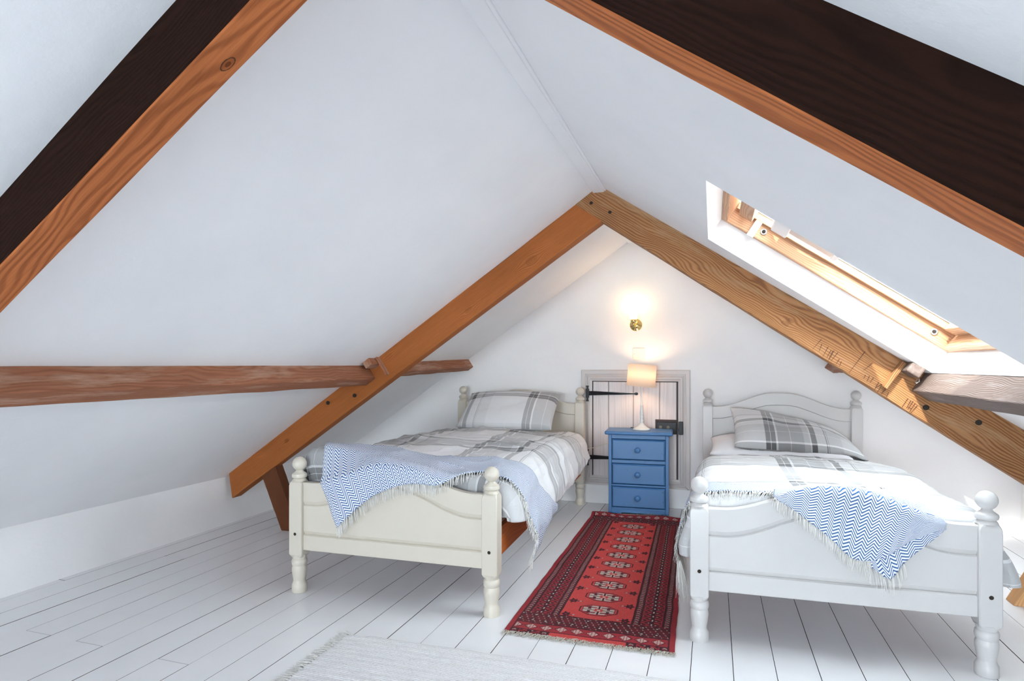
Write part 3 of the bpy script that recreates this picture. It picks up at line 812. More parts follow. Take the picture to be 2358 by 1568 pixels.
def make_bed(name, B, mat, label):
    root = empty(name, B.P(0, 1.0)); tag(root, label, 'bed', 'single beds with turned posts')
    iv = Matrix.Translation(-root.location)
    def post(parent, x, top):
        sq = bmesh.new()
        prof = POST_H
        acc_v, acc_f = lathe_vf(prof, 20)
        v2, f2 = lathe_vf(finial(top), 20)
        h = 0.034
        acc = Acc(); acc.add(acc_v, acc_f); acc.add(v2, f2)
        # square shaft with softened shoulders
        rings = []
        for (hh, z) in [(0.024, 0.160), (0.030, 0.165), (h, 0.178), (h, top - 0.022), (0.0325, top - 0.012), (0.029, top - 0.003), (0.024, top + 0.001)]:
            c = hh - min(0.008, h - hh + 0.003)
            rings.append([(hh, -c), (hh, c), (c, hh), (-c, hh), (-hh, c), (-hh, -c), (-c, -hh), (c, -hh)])
        vs_, fs = [], []
        zs = [0.160, 0.165, 0.178, top - 0.022, top - 0.012, top - 0.003, top + 0.001]
        for r, z in zip(rings, zs): vs_ += [(a, b_, z) for a, b_ in r]
        for k in range(6):
            for j in range(8):
                j2 = (j + 1) % 8; fs.append((k * 8 + j, k * 8 + j2, (k + 1) * 8 + j2, (k + 1) * 8 + j))
        fs.append(tuple(range(7, -1, -1))); fs.append(tuple(48 + j for j in range(8)))
        acc.add(vs_, fs)
        sq.free()
        o = acc.build('post', mat, parent)
        for p in o.data.polygons: p.use_smooth = True
        o.modifiers.new('edges', 'EDGE_SPLIT').split_angle = math.radians(38)
        o.location = (x, 0, 0)
        v, f = lathe_vf([(0.0048, 0.0), (0.0065, 0.0003), (0.0072, 0.0010)], 12)
        v = [(p[0], -h - p[2] , 0.272 + p[1]) for p in v]
        fixn(mesh('bolt_hole', v, f, M['hole'], o))
        return o
    xs = [(-1 + 2 * k / 48) * (B.half - 0.030) for k in range(49)]
    HW = B.half - 0.030
    fb = empty('footboard', B.P(0, 0) - root.location, B.fa, root)
    post(fb, -B.half, 0.515); post(fb, B.half, 0.515)
    g1 = lambda x: zfoot(x / HW) - 0.104 + 0.012 * (1 - sm(0, 0.8, abs(x / HW)))
    board_piece('top_rail', mat, fb, xs, g1, lambda x: zfoot(x / HW), -0.018, 0.014, (0.010, 0.018), (0.003, 0.003))
    board_piece('center_panel', mat, fb, xs, lambda x: 0.268, lambda x: g1(x) + .0005, -0.016, 0.012, (0.009, 0.017), (0.006, 0.005))
    board_piece('bottom_rail', mat, fb, xs, lambda x: 0.196, lambda x: 0.2685, -0.018, 0.014, (0.003, 0.003), (0.007, 0.005))
    hb = empty('headboard', B.P(0, B.len) - root.location, B.ha, root)
    post(hb, -B.half, 0.772); post(hb, B.half, 0.772)
    g2 = lambda x: zhead(x / HW) - 0.084
    board_piece('top_rail', mat, hb, xs, g2, lambda x: zhead(x / HW), -0.016, 0.014, (0.004, 0.004), (0.003, 0.003))
    board_piece('center_panel', mat, hb, xs, lambda x: 0.540, lambda x: g2(x) + .0005, -0.010, 0.012, (0.003, 0.003), (0.003, 0.003))
    board_piece('bottom_rail', mat, hb, xs, lambda x: 0.30, lambda x: 0.5405, -0.016, 0.014, (0.003, 0.003), (0.004, 0.004))
    for sx in (-1, 1):
        a, b_ = B.P(sx * (B.half - .002), 0.02), B.P(sx * (B.half - .002), B.len - 0.02)
        d = (b_ - a); L = d.length; d.normalize()
        o = bev(mesh('side_rail', boxv(0, L, -.013, .013, 0, .125), BF, M['rail'], root), .004)
        o.location = a - root.location + Vector((0, 0, .222)); o.rotation_euler = (0, 0, math.atan2(d.y, d.x))
    return root
BL = Bed((-1.352, 2.385), 1.2, (-1.420, 4.500), 1.2, 0.472)
BR = Bed((0.417, 2.447), 2.0, (0.433, 4.520), 0.2, 0.466)
bedL = make_bed('single_bed', BL, M['bed'], 'cream painted single bed with turned posts, standing by the left slope')
bedR = make_bed('single_bed', BR, M['bedw'], 'white painted single bed with turned posts, standing under the roof window')
def mattress(B, zt, label):
    acc = []
    hw = 0.445
    v = []
    for z in (0.30, zt):
        for (x, y) in ((-hw, .05), (hw, .05), (hw, B.len - .05), (-hw, B.len - .05)): v.append(B.P(x, y, z))
    o = hexa('mattress', v, M['linen'])
    bev(o, 0.04, 4); return tag(o, label, 'mattress')
MAT_L = mattress(BL, 0.50, 'white mattress under the crumpled plaid duvet by the left slope')
MAT_R = mattress(BR, 0.455, 'white mattress under the smooth plaid duvet below the roof window')

class Duvet:
    def __init__(s, B, zt, wl, wr, heml, hemr, y0, y1, seed, amp, bul=0.03, flare=None):
        s.B, s.zt, s.wl, s.wr, s.heml, s.hemr, s.y0, s.y1, s.seed, s.amp, s.bul = B, zt, wl, wr, heml, hemr, y0, y1, seed, amp, bul
        s.flare = flare or (lambda side, y, drop: 0.0)
    R = 0.10
    def send(s, side, y):
        w_ = s.wr if side > 0 else s.wl; hem = (s.hemr if side > 0 else s.heml)(y)
        return w_ - s.R + s.R * PI / 2 + max(0.02, s.zt(side * w_, y) - s.R - hem)
    def pos(s, sx, y, off=0.0, rough=1.0):
        side = 1 if sx >= 0 else -1
        a = abs(sx); w_ = s.wr if side > 0 else s.wl; R = s.R; flat = w_ - R
        if a <= flat: x, dz, nx, nzz = a, 0, 0.0, 1.0
        elif a <= flat + R * PI / 2:
            th = (a - flat) / R; x, dz, nx, nzz = flat + R * math.sin(th), -R * (1 - math.cos(th)), math.sin(th), math.cos(th)
        else:
            dr = a - flat - R * PI / 2
            x, dz, nx, nzz = w_ + s.bul * math.sin(min(dr / 0.25, 1.0) * PI) + s.flare(side, y, dr), -R - dr, 1.0, 0.0
        z = s.zt(side * min(x, w_), y) + dz
        # crumples
        q = s.seed
        n = 0.60 * nz(sx * 3.1 + q, y * 2.6, q) + 0.34 * nz(sx * 6.3 + 0.8 * y, y * 5.1 + q, 2 * q)
        rdg = (1 - abs(nz(sx * 2.6 + y * 1.7 + q, y * 3.8 - sx * 1.1, q + 4))) ** 5
        rdg2 = (1 - abs(nz(sx * 4.4 - y * 3.2 + q, y * 5.0 + sx * 2.0, q + 9))) ** 6
        d = s.amp * rough * (n + 0.55 * rdg + 0.35 * rdg2 - 0.25)
        fine = 0.0022 * nz(sx * 22, y * 20, q) * rough
        d += fine + off
        x += nx * d; z += nzz * d
        # foot end rolls down behind the footboard
        k = s.y0 + 0.06 - y
        if k > 0:
            roll = 0.06 - math.sqrt(max(0, 0.06 ** 2 - min(k, .06) ** 2))
            z -= roll * nzz; x -= roll * nx * 0.6
        return s.B.P(side * x, y, z)
    def build(s, name, mat, label, ns=150, nt=190, tail=0.14):
        vs_, uv, fs = [], [], []
        for j in range(-8, nt + 1):
            y = s.y0 if j < 0 else s.y0 + (s.y1 - s.y0) * j / nt
            for i in range(ns + 1):
                t = i / ns
                lo, hi = -s.send(-1, y), s.send(1, y)
                sx = lo + (hi - lo) * t
                p = s.pos(sx, y)
                if j < 0:
                    q_ = s.B.P(0, y); q_.z = p.z          # the end tucks under, a little inwards
                    p = p + (q_ - p).normalized() * min(0.0035 * -j, (q_ - p).length) + Vector((0, 0.0015 * -j, 0))
                    p.z = max(min(p.z, 0.40), p.z - tail * (-j) / 8)
                vs_.append(p); uv.append((sx, y - (tail * (-j) / 8 if j < 0 else 0)))
        nn = ns + 1
        for j in range(nt + 8):
            for i in range(ns):
                fs.append((j * nn + i, j * nn + i + 1, (j + 1) * nn + i + 1, (j + 1) * nn + i))
        o = mesh(name, vs_, fs, mat, None, True, uv)
        m = o.modifiers.new('thickness', 'SOLIDIFY'); m.thickness = 0.022; m.offset = -1
        return tag(o, label, 'duvet')
def ztL(x, y):
    foot = 1 - sm(0.0, 0.55, y)
    return 0.575 + foot * (0.015 - 0.065 * x / 0.5) + 0.014 * math.exp(-((x + .40) / .10) ** 2 - ((y - .12) / .10) ** 2) + 0.020 * math.exp(-((y - 1.0) / 0.5) ** 2) + 0.02 * (1 - (x / .55) ** 2) - 0.03 * sm(1.5, 1.9, y)
def ztR(x, y):
    return 0.525 + 0.028 * (1 - (x / .52) ** 2) + 0.012 * (1 - sm(0.0, 0.5, y)) + 0.012 * math.exp(-((y - 1.2) / 0.35) ** 2) - 0.055 * sm(0.9, 1.6, y)
DL = Duvet(BL, ztL, 0.53, 0.565, lambda y: 0.33, lambda y: 0.350 + 0.035 * math.exp(-(y / .22) ** 2) - 0.03 * math.exp(-((y - .9) / .4) ** 2) + 0.03 * sm(1.2, 1.9, y), 0.045, 1.93, 1.7, 0.024)
DR = Duvet(BR, ztR, 0.515, 0.530, lambda y: 0.30 - 0.02 * nz(y * 2, 5), lambda y: 0.30 - 0.055 * math.exp(-((y - .45) / .35) ** 2), 0.045, 1.62, 6.3, 0.012,
           flare=lambda side, y, dr: (0.62 * dr * math.exp(-((y - .45) / .4) ** 2) if side > 0 else 0.0))
DUV_L = DL.build('duvet', M['plaidL'], 'crumpled grey and white plaid duvet on the cream bed by the left slope')
DUV_R = DR.build('duvet', M['plaidR'], 'smooth grey and white plaid duvet on the white bed under the roof window')

# ------------------------------------------------------------------ pillows
def pillow(name, B, x0, y0, z0, wd, ht, th, tilt, mat, label, seed, rotz=0.0, roll=0.0, sag=0.0):
    """rests on its lower long edge; tilt(u) = lean angle in degrees, u = -1..1 across"""
    nu, nv = 46, 34
    vs_, uv, fs = [], [], []
    for side in (1, -1):
        for j in range(nv + 1):
            for i in range(nu + 1):
                u = -1 + 2 * i / nu; v = -1 + 2 * j / nv
                pu = abs(u) ** 2.6; pv = abs(v) ** 2.6
                T = th * 0.5 * max(0.0, (1 - pu)) ** 0.5 * max(0.0, (1 - pv)) ** 0.5
                T += 0.004
                cr = 0.10 * (u * u) * (v * v)
                px = u * wd / 2 * (1 - 0.045 * (1 - v * v) * 0 + 0.0) * (1 - 0.05 * (1 - abs(u)) * 0) * (1 - 0.035 * (1 - (v * v)) * u * u)
                pv_ = (v + 1) / 2 * ht * 1.0
                pvv = ht / 2 + (pv_ - ht / 2) * (1 - 0.06 * (1 - u * u) * v * v * -1 - 0.05)
                wr = 0.012 * nz(u * 2.3 + seed, v * 2.1, seed) + 0.010 * (1 - abs(nz(u * 2.0 + v + seed, v * 3.0 - u, seed + 3))) ** 4 * (abs(u) * .7 + .3)
                w_ = side * (T + (wr if (abs(u) < 1 and abs(v) < 1) else 0) * (1 - pu * .9) * (1 - pv * .9))
                a = math.radians(tilt(u))
                bend = sag * (1 - u * u)
                lx = px
                ly = pvv * math.cos(a) - w_ * math.sin(a)
                lz = pvv * math.sin(a) + w_ * math.cos(a) + bend + roll * u
                c, s_ = math.cos(rotz), math.sin(rotz)
                p = B.P(x0 + lx * c - ly * s_, y0 + lx * s_ + ly * c, z0 + lz)
                vs_.append(p); uv.append((px if side > 0 else px + .3, pv_))
    nn = nu + 1; k0 = (nu + 1) * (nv + 1)
    for j in range(nv):
        for i in range(nu):
            q = (j * nn + i, j * nn + i + 1, (j + 1) * nn + i + 1, (j + 1) * nn + i)
            fs.append(q); fs.append(tuple(k0 + a for a in q[::-1]))
    rim = [i for i in range(nn)] + [j * nn + nu for j in range(1, nv + 1)] + [nv * nn + i for i in range(nu - 1, -1, -1)] + [j * nn for j in range(nv - 1, 0, -1)]
    for q in range(len(rim)):
        a, b_ = rim[q], rim[(q + 1) % len(rim)]
        fs.append((b_, a, k0 + a, k0 + b_))
    o = mesh(name, vs_, fs, mat, None, True, uv)
    return tag(o, label, 'pillow')
PIL_L = pillow('pillow', BL, 0.005, 1.635, 0.600, 0.70, 0.43, 0.14, lambda u: 33, M['plaidPL'], 'plaid pillow leaning on the headboard of the cream bed', 2.1, 0.01)
PIL_W = pillow('pillow', BR, -0.045, 1.55, 0.492, 0.80, 0.46, 0.15, lambda u: 6, M['linen'], 'plain white pillow lying beneath the plaid pillow', 5.1, 0.0)
PIL_R = pillow('pillow', BR, 0.070, 1.56, 0.525, 0.74, 0.45, 0.15, lambda u: 19 - 11 * u, M['plaidPR'], 'plaid pillow resting on a white pillow under the carved rafter', 8.4, 0.05, -0.014)
def bvh(o): return BVHTree.FromPolygons([v.co.copy() for v in o.data.vertices], [tuple(p.vertices) for p in o.data.polygons])
def settle(o, supports, sink):
    """lift every point that lies deeper than sink(x) in the things below, as soft filling flattens on its support"""
    trees = [bvh(q) for q in supports]
    for v in o.data.vertices:
        top = -9.0
        for t in trees:
            h = t.ray_cast(Vector((v.co.x, v.co.y, 2.0)), Vector((0, 0, -1)))[0]
            if h is not None: top = max(top, h.z)
        if top > 0: v.co.z = max(v.co.z, top - sink(v.co.x))
def press(o, above):
    """the upper skin of o (first half of its points) yields to the underside of the thing lying on it"""
    t = bvh(above); n = len(o.data.vertices) // 2
    for k in range(n):
        v, lo = o.data.vertices[k], o.data.vertices[k + n].co.z
        h = t.ray_cast(Vector((v.co.x, v.co.y, 0.0)), Vector((0, 0, 1)))[0]
        if h is not None and v.co.z > h.z + 0.003: v.co.z = max(h.z + 0.003, lo + 0.002)
settle(PIL_L, (MAT_L, DUV_L), lambda x: 0.008)
settle(PIL_W, (MAT_R, DUV_R), lambda x: 0.008)
for v in PIL_R.data.vertices: v.co.z -= 0.024 * sm(0.66, 0.88, v.co.x)     # its overhanging corner flops onto the duvet
settle(PIL_R, (MAT_R, DUV_R), lambda x: -0.022 + 0.026 * sm(0.79, 0.87, x))
press(PIL_W, PIL_R)
for o_ in (PIL_L, PIL_W, PIL_R): o_.data.update()

# ------------------------------------------------------------------ herringbone throws
def strands(name, roots, mat, parent, length, r=0.0016, droop=0.6, spread=0.25, seed=1, seg=4, floor_z=None):
    """roots = [(point, outward direction)]; many short threads, counted by nobody: one part"""
    rg = random.Random(seed); acc = Acc()
    for (p, d) in roots:
        p = Vector(p); d = Vector(d).normalized()
        L = length * rg.uniform(0.65, 1.15)
        v = (d + Vector((rg.uniform(-1, 1), rg.uniform(-1, 1), rg.uniform(-1, 1))) * spread).normalized()
        pts = [p - d * 0.004]
        for k in range(seg):
            v = (v + Vector((0, 0, -droop * 0.5)) + Vector((rg.uniform(-1, 1), rg.uniform(-1, 1), rg.uniform(-1, 1))) * spread * 0.35).normalized()
            q = pts[-1] + v * (L / seg)
            if floor_z is not None: q.z = max(q.z, floor_z + rg.uniform(0, 0.006))
            pts.append(q)
        vv, ff = tube_vf(pts, r, 3, 0.45)
        acc.add(vv, ff)
    o = mesh(name, acc.v, acc.f, mat, parent, True)
    o['kind'] = 'stuff'
    return o
class Throw:
    def __init__(s, D, seed): s.D, s.seed, s.HW = D, seed, D.B.half - 0.030
    def pos(s, sx, v, lift=0.010):
        D = s.D; YK = 0.085
        w1 = 0.004 * nz(sx * 7 + s.seed, v * 9, s.seed)
        if v >= YK: return D.pos(sx, v, lift + w1)
        xx = max(-s.HW, min(s.HW, sx)) / s.HW
        zt_ = zfoot(xx) + 0.010 + w1 * .5
        if v >= -0.034:
            t = (v + 0.034) / (YK + 0.034)
            a = D.B.P(sx, -0.016, zt_ + 0.002); b_ = D.pos(sx, YK, lift + w1)
            p = a.lerp(b_, t); p.z += 0.014 * math.sin(PI * t) * (1 if b_.z < a.z + .05 else .4)
            return p
        dr = -0.034 - v
        fl = 0.010 * math.sin(sx * 26 + s.seed) * sm(0.0, 0.12, dr) + 0.012 * sm(0.02, 0.2, dr)
        yy = -0.027 - 0.006 * sm(0, .02, dr) - max(0, fl) - (0.004 if lift > 0.010 else 0)
        return D.B.P(sx, yy, zt_ - dr)
def throw_obj(T, patches, label, hem_fringes, mat, name='throw'):
    vs_, uv, fs = [], [], []
    roots = []
    for (hem, back, na, nb, lu, lv, u0, v0, lift) in patches:
        k0 = len(vs_)
        for i in range(na + 1):
            a = i / na; h_ = crv(hem, a); b_ = crv(back, a)
            for j in range(nb + 1):
                q = h_.lerp(b_, j / nb)
                vs_.append(T.pos(q[0], q[1], lift)); uv.append((u0 + a * lu, v0 + j / nb * lv))
        nn = nb + 1
        for i in range(na):
            for j in range(nb): fs.append((k0 + i * nn + j, k0 + (i + 1) * nn + j, k0 + (i + 1) * nn + j + 1, k0 + i * nn + j + 1))
    o = mesh(name, vs_, fs, mat, None, True, uv)
    m = o.modifiers.new('thickness', 'SOLIDIFY'); m.thickness = 0.005; m.offset = 0
    tag(o, label, 'throw')
    for (curve, inner, n, length, droop, lift) in hem_fringes:
        rr = []
        rg = random.Random(5)
        for k in range(n):
            a = k / (n - 1); q = crv(curve, a); qi = q.lerp(crv(inner, a), 0.06)
            p = T.pos(q[0], q[1], lift); pi = T.pos(qi[0], qi[1], lift)
            d = (p - pi).normalized()
            for _ in range(5): rr.append((p + Vector((rg.uniform(-.003, .003), rg.uniform(-.002, .002), rg.uniform(-.002, .002))), d + Vector((0, -.35, -.05))))
        strands('fringe', rr, M['fringe'], o, length, 0.0013, droop, 0.22, 3)
    return o
TLh = Throw(DL, 1.0); TRh = Throw(DR, 4.0)
hemA = [(-.235, -.262), (-.11, -.19), (.03, -.127), (.15, -.08), (.256, -.035), (.37, .115), (.52, .125), (.64, .15), (.74, .19), (.90, .245)]
backA = [(-.47, .25), (-.36, .29), (-.22, .33), (-.05, .35), (.12, .36), (.28, .365), (.44, .385), (.60, .43), (.72, .55), (.80, .69)]
endA_h = [hemA[-1], (.93, .33), (.90, .52), backA[-1]]
throw_obj(TLh, [(hemA, backA, 110, 34, 1.42, 0.46, 0.0, 0.0, 0.012)],
          'blue and white herringbone throw with fringe draped over the cream footboard', [(hemA, backA, 120, 0.050, 0.75, 0.012)], M['throw'])
hemB = [(-.205, -.03), (-.135, -.10), (-.065, -.17), (-.005, -.225), (.050, -.272), (.105, -.262), (.165, -.215), (.24, -.135), (.335, -.06)]
backB = [(-.195, .05), (-.10, .10), (-.02, .115), (.05, .115), (.12, .10), (.18, .075), (.24, .04), (.29, .0), (.338, -.045)]
hemC = [(.07, -.268), (.115, -.288), (.165, -.300), (.205, -.235), (.27, -.15), (.338, -.065)]
backC = [(.06, -.20), (.09, -.19), (.13, -.17), (.18, -.13), (.25, -.08), (.325, -.04)]
hemD = [(-.16, .075), (-.28, .075), (-.40, .085), (-.52, .10), (-.64, .12), (-.74, .15)]
backD = [(-.10, .11), (-.24, .20), (-.38, .27), (-.52, .33), (-.64, .37), (-.74, .40)]
endD_i = [(-.66, .13), (-.66, .26), (-.66, .39)]
endD = [(-.74, .15), (-.745, .27), (-.74, .40)]
throw_obj(TRh, [(hemB, backB, 60, 34, 0.52, 0.36, 0.0, 0.0, 0.012), (hemC, backC, 24, 14, 0.30, 0.13, 0.9, 0.3, 0.008), (hemD, backD, 60, 22, 0.70, 0.30, 0.2, 0.5, 0.010)],
          'blue and white herringbone throw with tassels folded over the white footboard',
          [(hemB[:6], backB[:6], 46, 0.045, 0.7, 0.012), (hemC[:4], backC[:4], 12, 0.065, 0.8, 0.008), (hemD, backD, 60, 0.05, 0.5, 0.010), (endD, endD_i, 44, 0.17, 0.9, 0.010)], M['throw'])

# ------------------------------------------------------------------ red rug: knotted pattern carried per vertex
RW_, RL_ = 0.650, 2.01
def rug_colours(u, v):
    red = np.array(lin(210, 74, 72)[:3]); red2 = np.array(lin(160, 44, 54)[:3]); dark = np.array(lin(34, 22, 34)[:3])
    cream = np.array(lin(206, 192, 182)[:3]); wine = np.array(lin(120, 34, 48)[:3])
    C = np.empty(u.shape + (3,)); C[:] = red
    def put(m, c): C[m] = c
    fr = lambda x: x - np.floor(x)
    bl = np.minimum(u, RW_ - u)                 # distance from the long sides
    el = np.minimum(v, RL_ - v)                 # distance from the ends
    xc = u - RW_ / 2
    side = bl < 0.178
    # border bands along the sides
    def chevron(a, s):                          # a = across 0..1, s = along (m)
        z = fr((s + np.abs(a - .5) * 0.020) / 0.021)
        return z
    put(side, red2)
    out = (bl > 0.022) & (bl < 0.052); put(out, dark)
    a = (bl - 0.022) / 0.030; z = chevron(a, v)
    put(out & (z < .36) & (np.abs(a - .5) < .30), cream * .6); put(out & (z > .62) & (np.abs(a - .5) < .36), wine)
    mid = (bl >= 0.052) & (bl < 0.142); put(mid, dark)
    b = (bl - 0.052) / 0.090
    p1 = fr((v / 0.042) + b * 1.6); p2 = fr((v / 0.042) - b * 1.6)
    put(mid & ((p1 < .24) | (p2 < .24)), red2)
    put(mid & ((p1 > .42) & (p1 < .80) & (p2 > .42) & (p2 < .80)), wine)
    put(mid & ((p1 > .54) & (p1 < .66) & (p2 > .5) & (p2 < .66)), cream)
    put(mid & (np.abs(b - .5) < .09), dark)
    put(mid & (np.abs(b - .5) < .035) & (fr(v / .042) < .35), cream)
    put((np.abs(bl - .052) < .003) | (np.abs(bl - .142) < .003) | (np.abs(bl - 0.022) < .0025), dark)
    put(((bl > .055) & (bl < .058)) | ((bl > .136) & (bl < .139)), red2 * 1.1)
    inn = (bl >= 0.145) & (bl < 0.172); put(inn, dark)
    a = (bl - 0.145) / 0.027; z = chevron(1 - a, v)
    put(inn & (z < .34) & (np.abs(a - .5) < .30), cream * .6); put(inn & (z > .6) & (np.abs(a - .5) < .38), wine)
    put((bl >= .172) & (bl < .178), dark)
    # field: ten medallions and the small shrubs between them
    fld = bl >= 0.178
    v0, dv = 0.300, 0.1556
    k = np.clip(np.round((v - v0) / dv), 0, 9); vm = v - (v0 + k * dv)
    ax, ay = np.abs(xc) / 0.072, np.abs(vm) / 0.048
    octo = np.maximum(np.maximum(ax, ay), (ax + ay) / 1.42)
    put(fld & (octo < 1.16) & (octo > 1.06), dark)
    put(fld & (octo < 0.97), dark); put(fld & (octo < 0.92), cream)
    inner = octo < 0.92
    put(fld & inner & (np.abs(xc) < .0035) , dark); put(fld & inner & (np.abs(vm) < .003), dark)
    put(fld & inner & (np.abs(ax - .55) < .09) & (np.abs(ay - .45) < .28), dark)
    put(fld & inner & (np.abs(ay - .55) < .10) & (np.abs(ax - .5) < .38), wine)
    put(fld & inner & (ax < .26) & (ay < .30), red); put(fld & inner & (ax < .10) & (ay < .14), cream)
    k2 = np.clip(np.round((v - v0 - dv / 2) / dv), -1, 9); vs2 = v - (v0 + dv / 2 + k2 * dv)
    for sg in (-1, 1):
        xs_ = sg * xc - 0.124
        sh = (np.abs(xs_ * .9) + np.abs(vs2) * 1.0 < 0.019) | ((np.abs(vs2) < .003) & (xs_ > -.042) & (xs_ < .02)) | ((np.abs(xs_ + .012) < .003) & (np.abs(vs2) < .020)) | ((np.abs(xs_ - .006) < .004) & (np.abs(vs2) < .026))
        put(fld & sh & (el > .2), dark)
        put(fld & (np.abs(xs_) + np.abs(vs2) < .006), red2)
        put(fld & (np.abs(xs_ + .032) + np.abs(vs2) < .007), cream * .7)
    # end borders
    end = el < 0.205
    e1 = end & (bl > .026) & (el > .10); put(e1, wine * .7)
    s = u / 0.055; t = (el - .10) / 0.055
    dd = np.abs(fr(s) - .5) + np.abs(fr(t) - .5)
    put(e1 & (dd < .30), dark); put(e1 & (dd < .10), cream); put(e1 & (dd > .42) & (dd < .52), dark)
    put(e1 & (fr(s * 2.2 + t) < .12) & (fr(t * 2.4 - s) < .5), cream * .8)
    e2 = end & (bl > .026) & (el > .035) & (el <= .10); put(e2, red2)
    s = u / 0.062; t = (el - .0675) / 0.062
    dd = np.abs(fr(s) - .5) + np.abs(t)
    gx = fr(s * 5.0); gy = fr(t * 5.0 + .5)
    put(e2 & (dd < .36) & (gx > .22) & (gy > .22), cream)
    put(e2 & (dd > .40) & (dd < .46), dark)
    put(end & (bl > .024) & ((np.abs(el - .10) < .004) | (np.abs(el - .035) < .003)), dark)
    put(end & (np.abs(el - .203) < .003) & (bl > .17), dark)
    # faded, worn tone and uneven dye
    rs = np.random.RandomState(4)
    C *= (0.72 + 0.4 * rs.rand(*u.shape))[..., None]
    ab = 0.5 + 0.5 * np.sin(v * 9.0 + 1.3 * np.sin(v * 23.0)) * np.cos(u * 7 + v * 3)
    C = C * (1 - 0.10 * ab[..., None]) + np.array(lin(190, 120, 115)[:3]) * 0.06 * ab[..., None]
    return C
nu, nv = 240, 740
U, V = np.meshgrid(np.linspace(0, RW_, nu + 1), np.linspace(0, RL_, nv + 1))
rx0, ry0, rang = -0.4545, 2.268, math.radians(1.1)
edge = np.array([[0.004 * nz(v * 3.0, s * 9.0, 2) + 0.0025 * nz(v * 11, s * 5, 1) for s in (0, 1)] for v in np.linspace(0, RL_, nv + 1)])
tt = U / RW_
LX = (U - RW_ / 2) * (1 - 0.045 * V / RL_) + edge[:, :1] * (1 - tt) + edge[:, 1:] * tt
LY = V + 0.010 * (tt - .5) * 0 
# the far end ruffles up in front of the chest
LZ = 0.007 + 0.016 * np.exp(-((V - RL_ + .035) / .035) ** 2) * (0.55 + 0.45 * np.sin(tt * 9.0 + 1.0)) + 0.0015 * np.sin(U * 31 + V * 7) * np.sin(V * 9)
ca, sa = math.cos(rang), math.sin(rang)
X = rx0 + LX * ca - LY * sa; Y = ry0 + LX * sa + LY * ca
CO = np.stack([X, Y, LZ], -1).reshape(-1, 3)
idx = (np.arange(nv)[:, None] * (nu + 1) + np.arange(nu)[None]).ravel()
FA = np.stack([idx, idx + 1, idx + nu + 2, idx + nu + 1], -1)
me = bpy.data.meshes.new('red_rug')
me.vertices.add(len(CO)); me.vertices.foreach_set('co', CO.astype(np.float32).ravel())
me.loops.add(FA.size); me.loops.foreach_set('vertex_index', FA.astype(np.int32).ravel())
me.polygons.add(len(FA)); me.polygons.foreach_set('loop_start', np.arange(0, FA.size, 4, dtype=np.int32))
me.update(calc_edges=True); me.validate()
ca_ = me.color_attributes.new('Col', 'FLOAT_COLOR', 'POINT')
cc = np.ones((len(CO), 4), np.float32); cc[:, :3] = rug_colours(U, V).reshape(-1, 3)
ca_.data.foreach_set('color', cc.ravel())
rug = link('rug', me, M['rug'], None, True)
md = rug.modifiers.new('thickness', 'SOLIDIFY'); md.thickness = 0.0065; md.offset = -1
tag(rug, 'worn red patterned wool runner with octagon medallions between the two beds', 'rug')
rr = []
rg = random.Random(11)
for k in range(420):
    q = -RW_ / 2 + RW_ * k / 419
    rr.append(((rx0 + q * ca, ry0 + q * sa + 0.002, 0.006), (rg.uniform(-.4, .4), -1, 0.15)))
strands('fringe', rr, M['rugfringe'], rug, 0.038, 0.0014, 0.25, 0.35, 5, 4, 0.002)
rr = []
for k in range(150):
    q = (-RW_ / 2 + RW_ * k / 149) * .95
    rr.append(((rx0 + q * ca - RL_ * sa, ry0 + q * sa + RL_ * ca - .004, 0.012 + 0.006 * math.sin(q * 12)), (rg.uniform(-.5, .5), .6, 0.6)))
strands('fringe', rr, M['rugfringe'], rug, 0.014, 0.0011, 0.2, 0.4, 6, 3, 0.002)

# white rag rug
wx0, wx1, wy0, wy1 = -1.345, 0.02, 1.36, 2.052
nxr, nyr = 160, 90
vs_, fs = [], []
for j in range(nyr + 1):
    for i_ in range(nxr + 1):
        u, v = i_ / nxr, j / nyr
        x = wx0 + (wx1 - wx0) * u + (0.010 * nz(v * 6, 1.0) * (1 - u)); 
        y = wy0 + (wy1 - wy0) * v + 0.040 * u * v + 0.012 * nz(u * 4, 7.0) * v
        if u < .06: y -= (v - .5) * .02
        z = 0.008 + 0.0022 * nz(u * 34, v * 18, 2) + 0.001 * math.sin(v * nyr * 1.4)
        if u < 0.004 or v > 0.995 or v < .005 or u > .996: z = 0.003
        vs_.append((x, y, z))
for j in range(nyr):
    for i_ in range(nxr):
        q = j * (nxr + 1) + i_
        fs.append((q, q + 1, q + nxr + 2, q + nxr + 1))
wr = mesh('rug', vs_, fs, M['wrug'], None, True)
md = wr.modifiers.new('thickness', 'SOLIDIFY'); md.thickness = 0.003; md.offset = -1
tag(wr, 'plain white woven rag rug with fringed end on the bare boards', 'rug')
rr = []
for k in range(46):
    yk = wy0 + (wy1 - wy0) * (k + .5) / 46
    for _ in range(7):
        rr.append(((wx0 + 0.004, yk + rg.uniform(-.004, .004), 0.005), (-1, rg.uniform(-.5, .5) + .25 * math.sin(k * 1.7), 0.1)))
strands('fringe', rr, M['fringe'], wr, 0.050, 0.0014, 0.25, 0.22, 8, 4, 0.002)

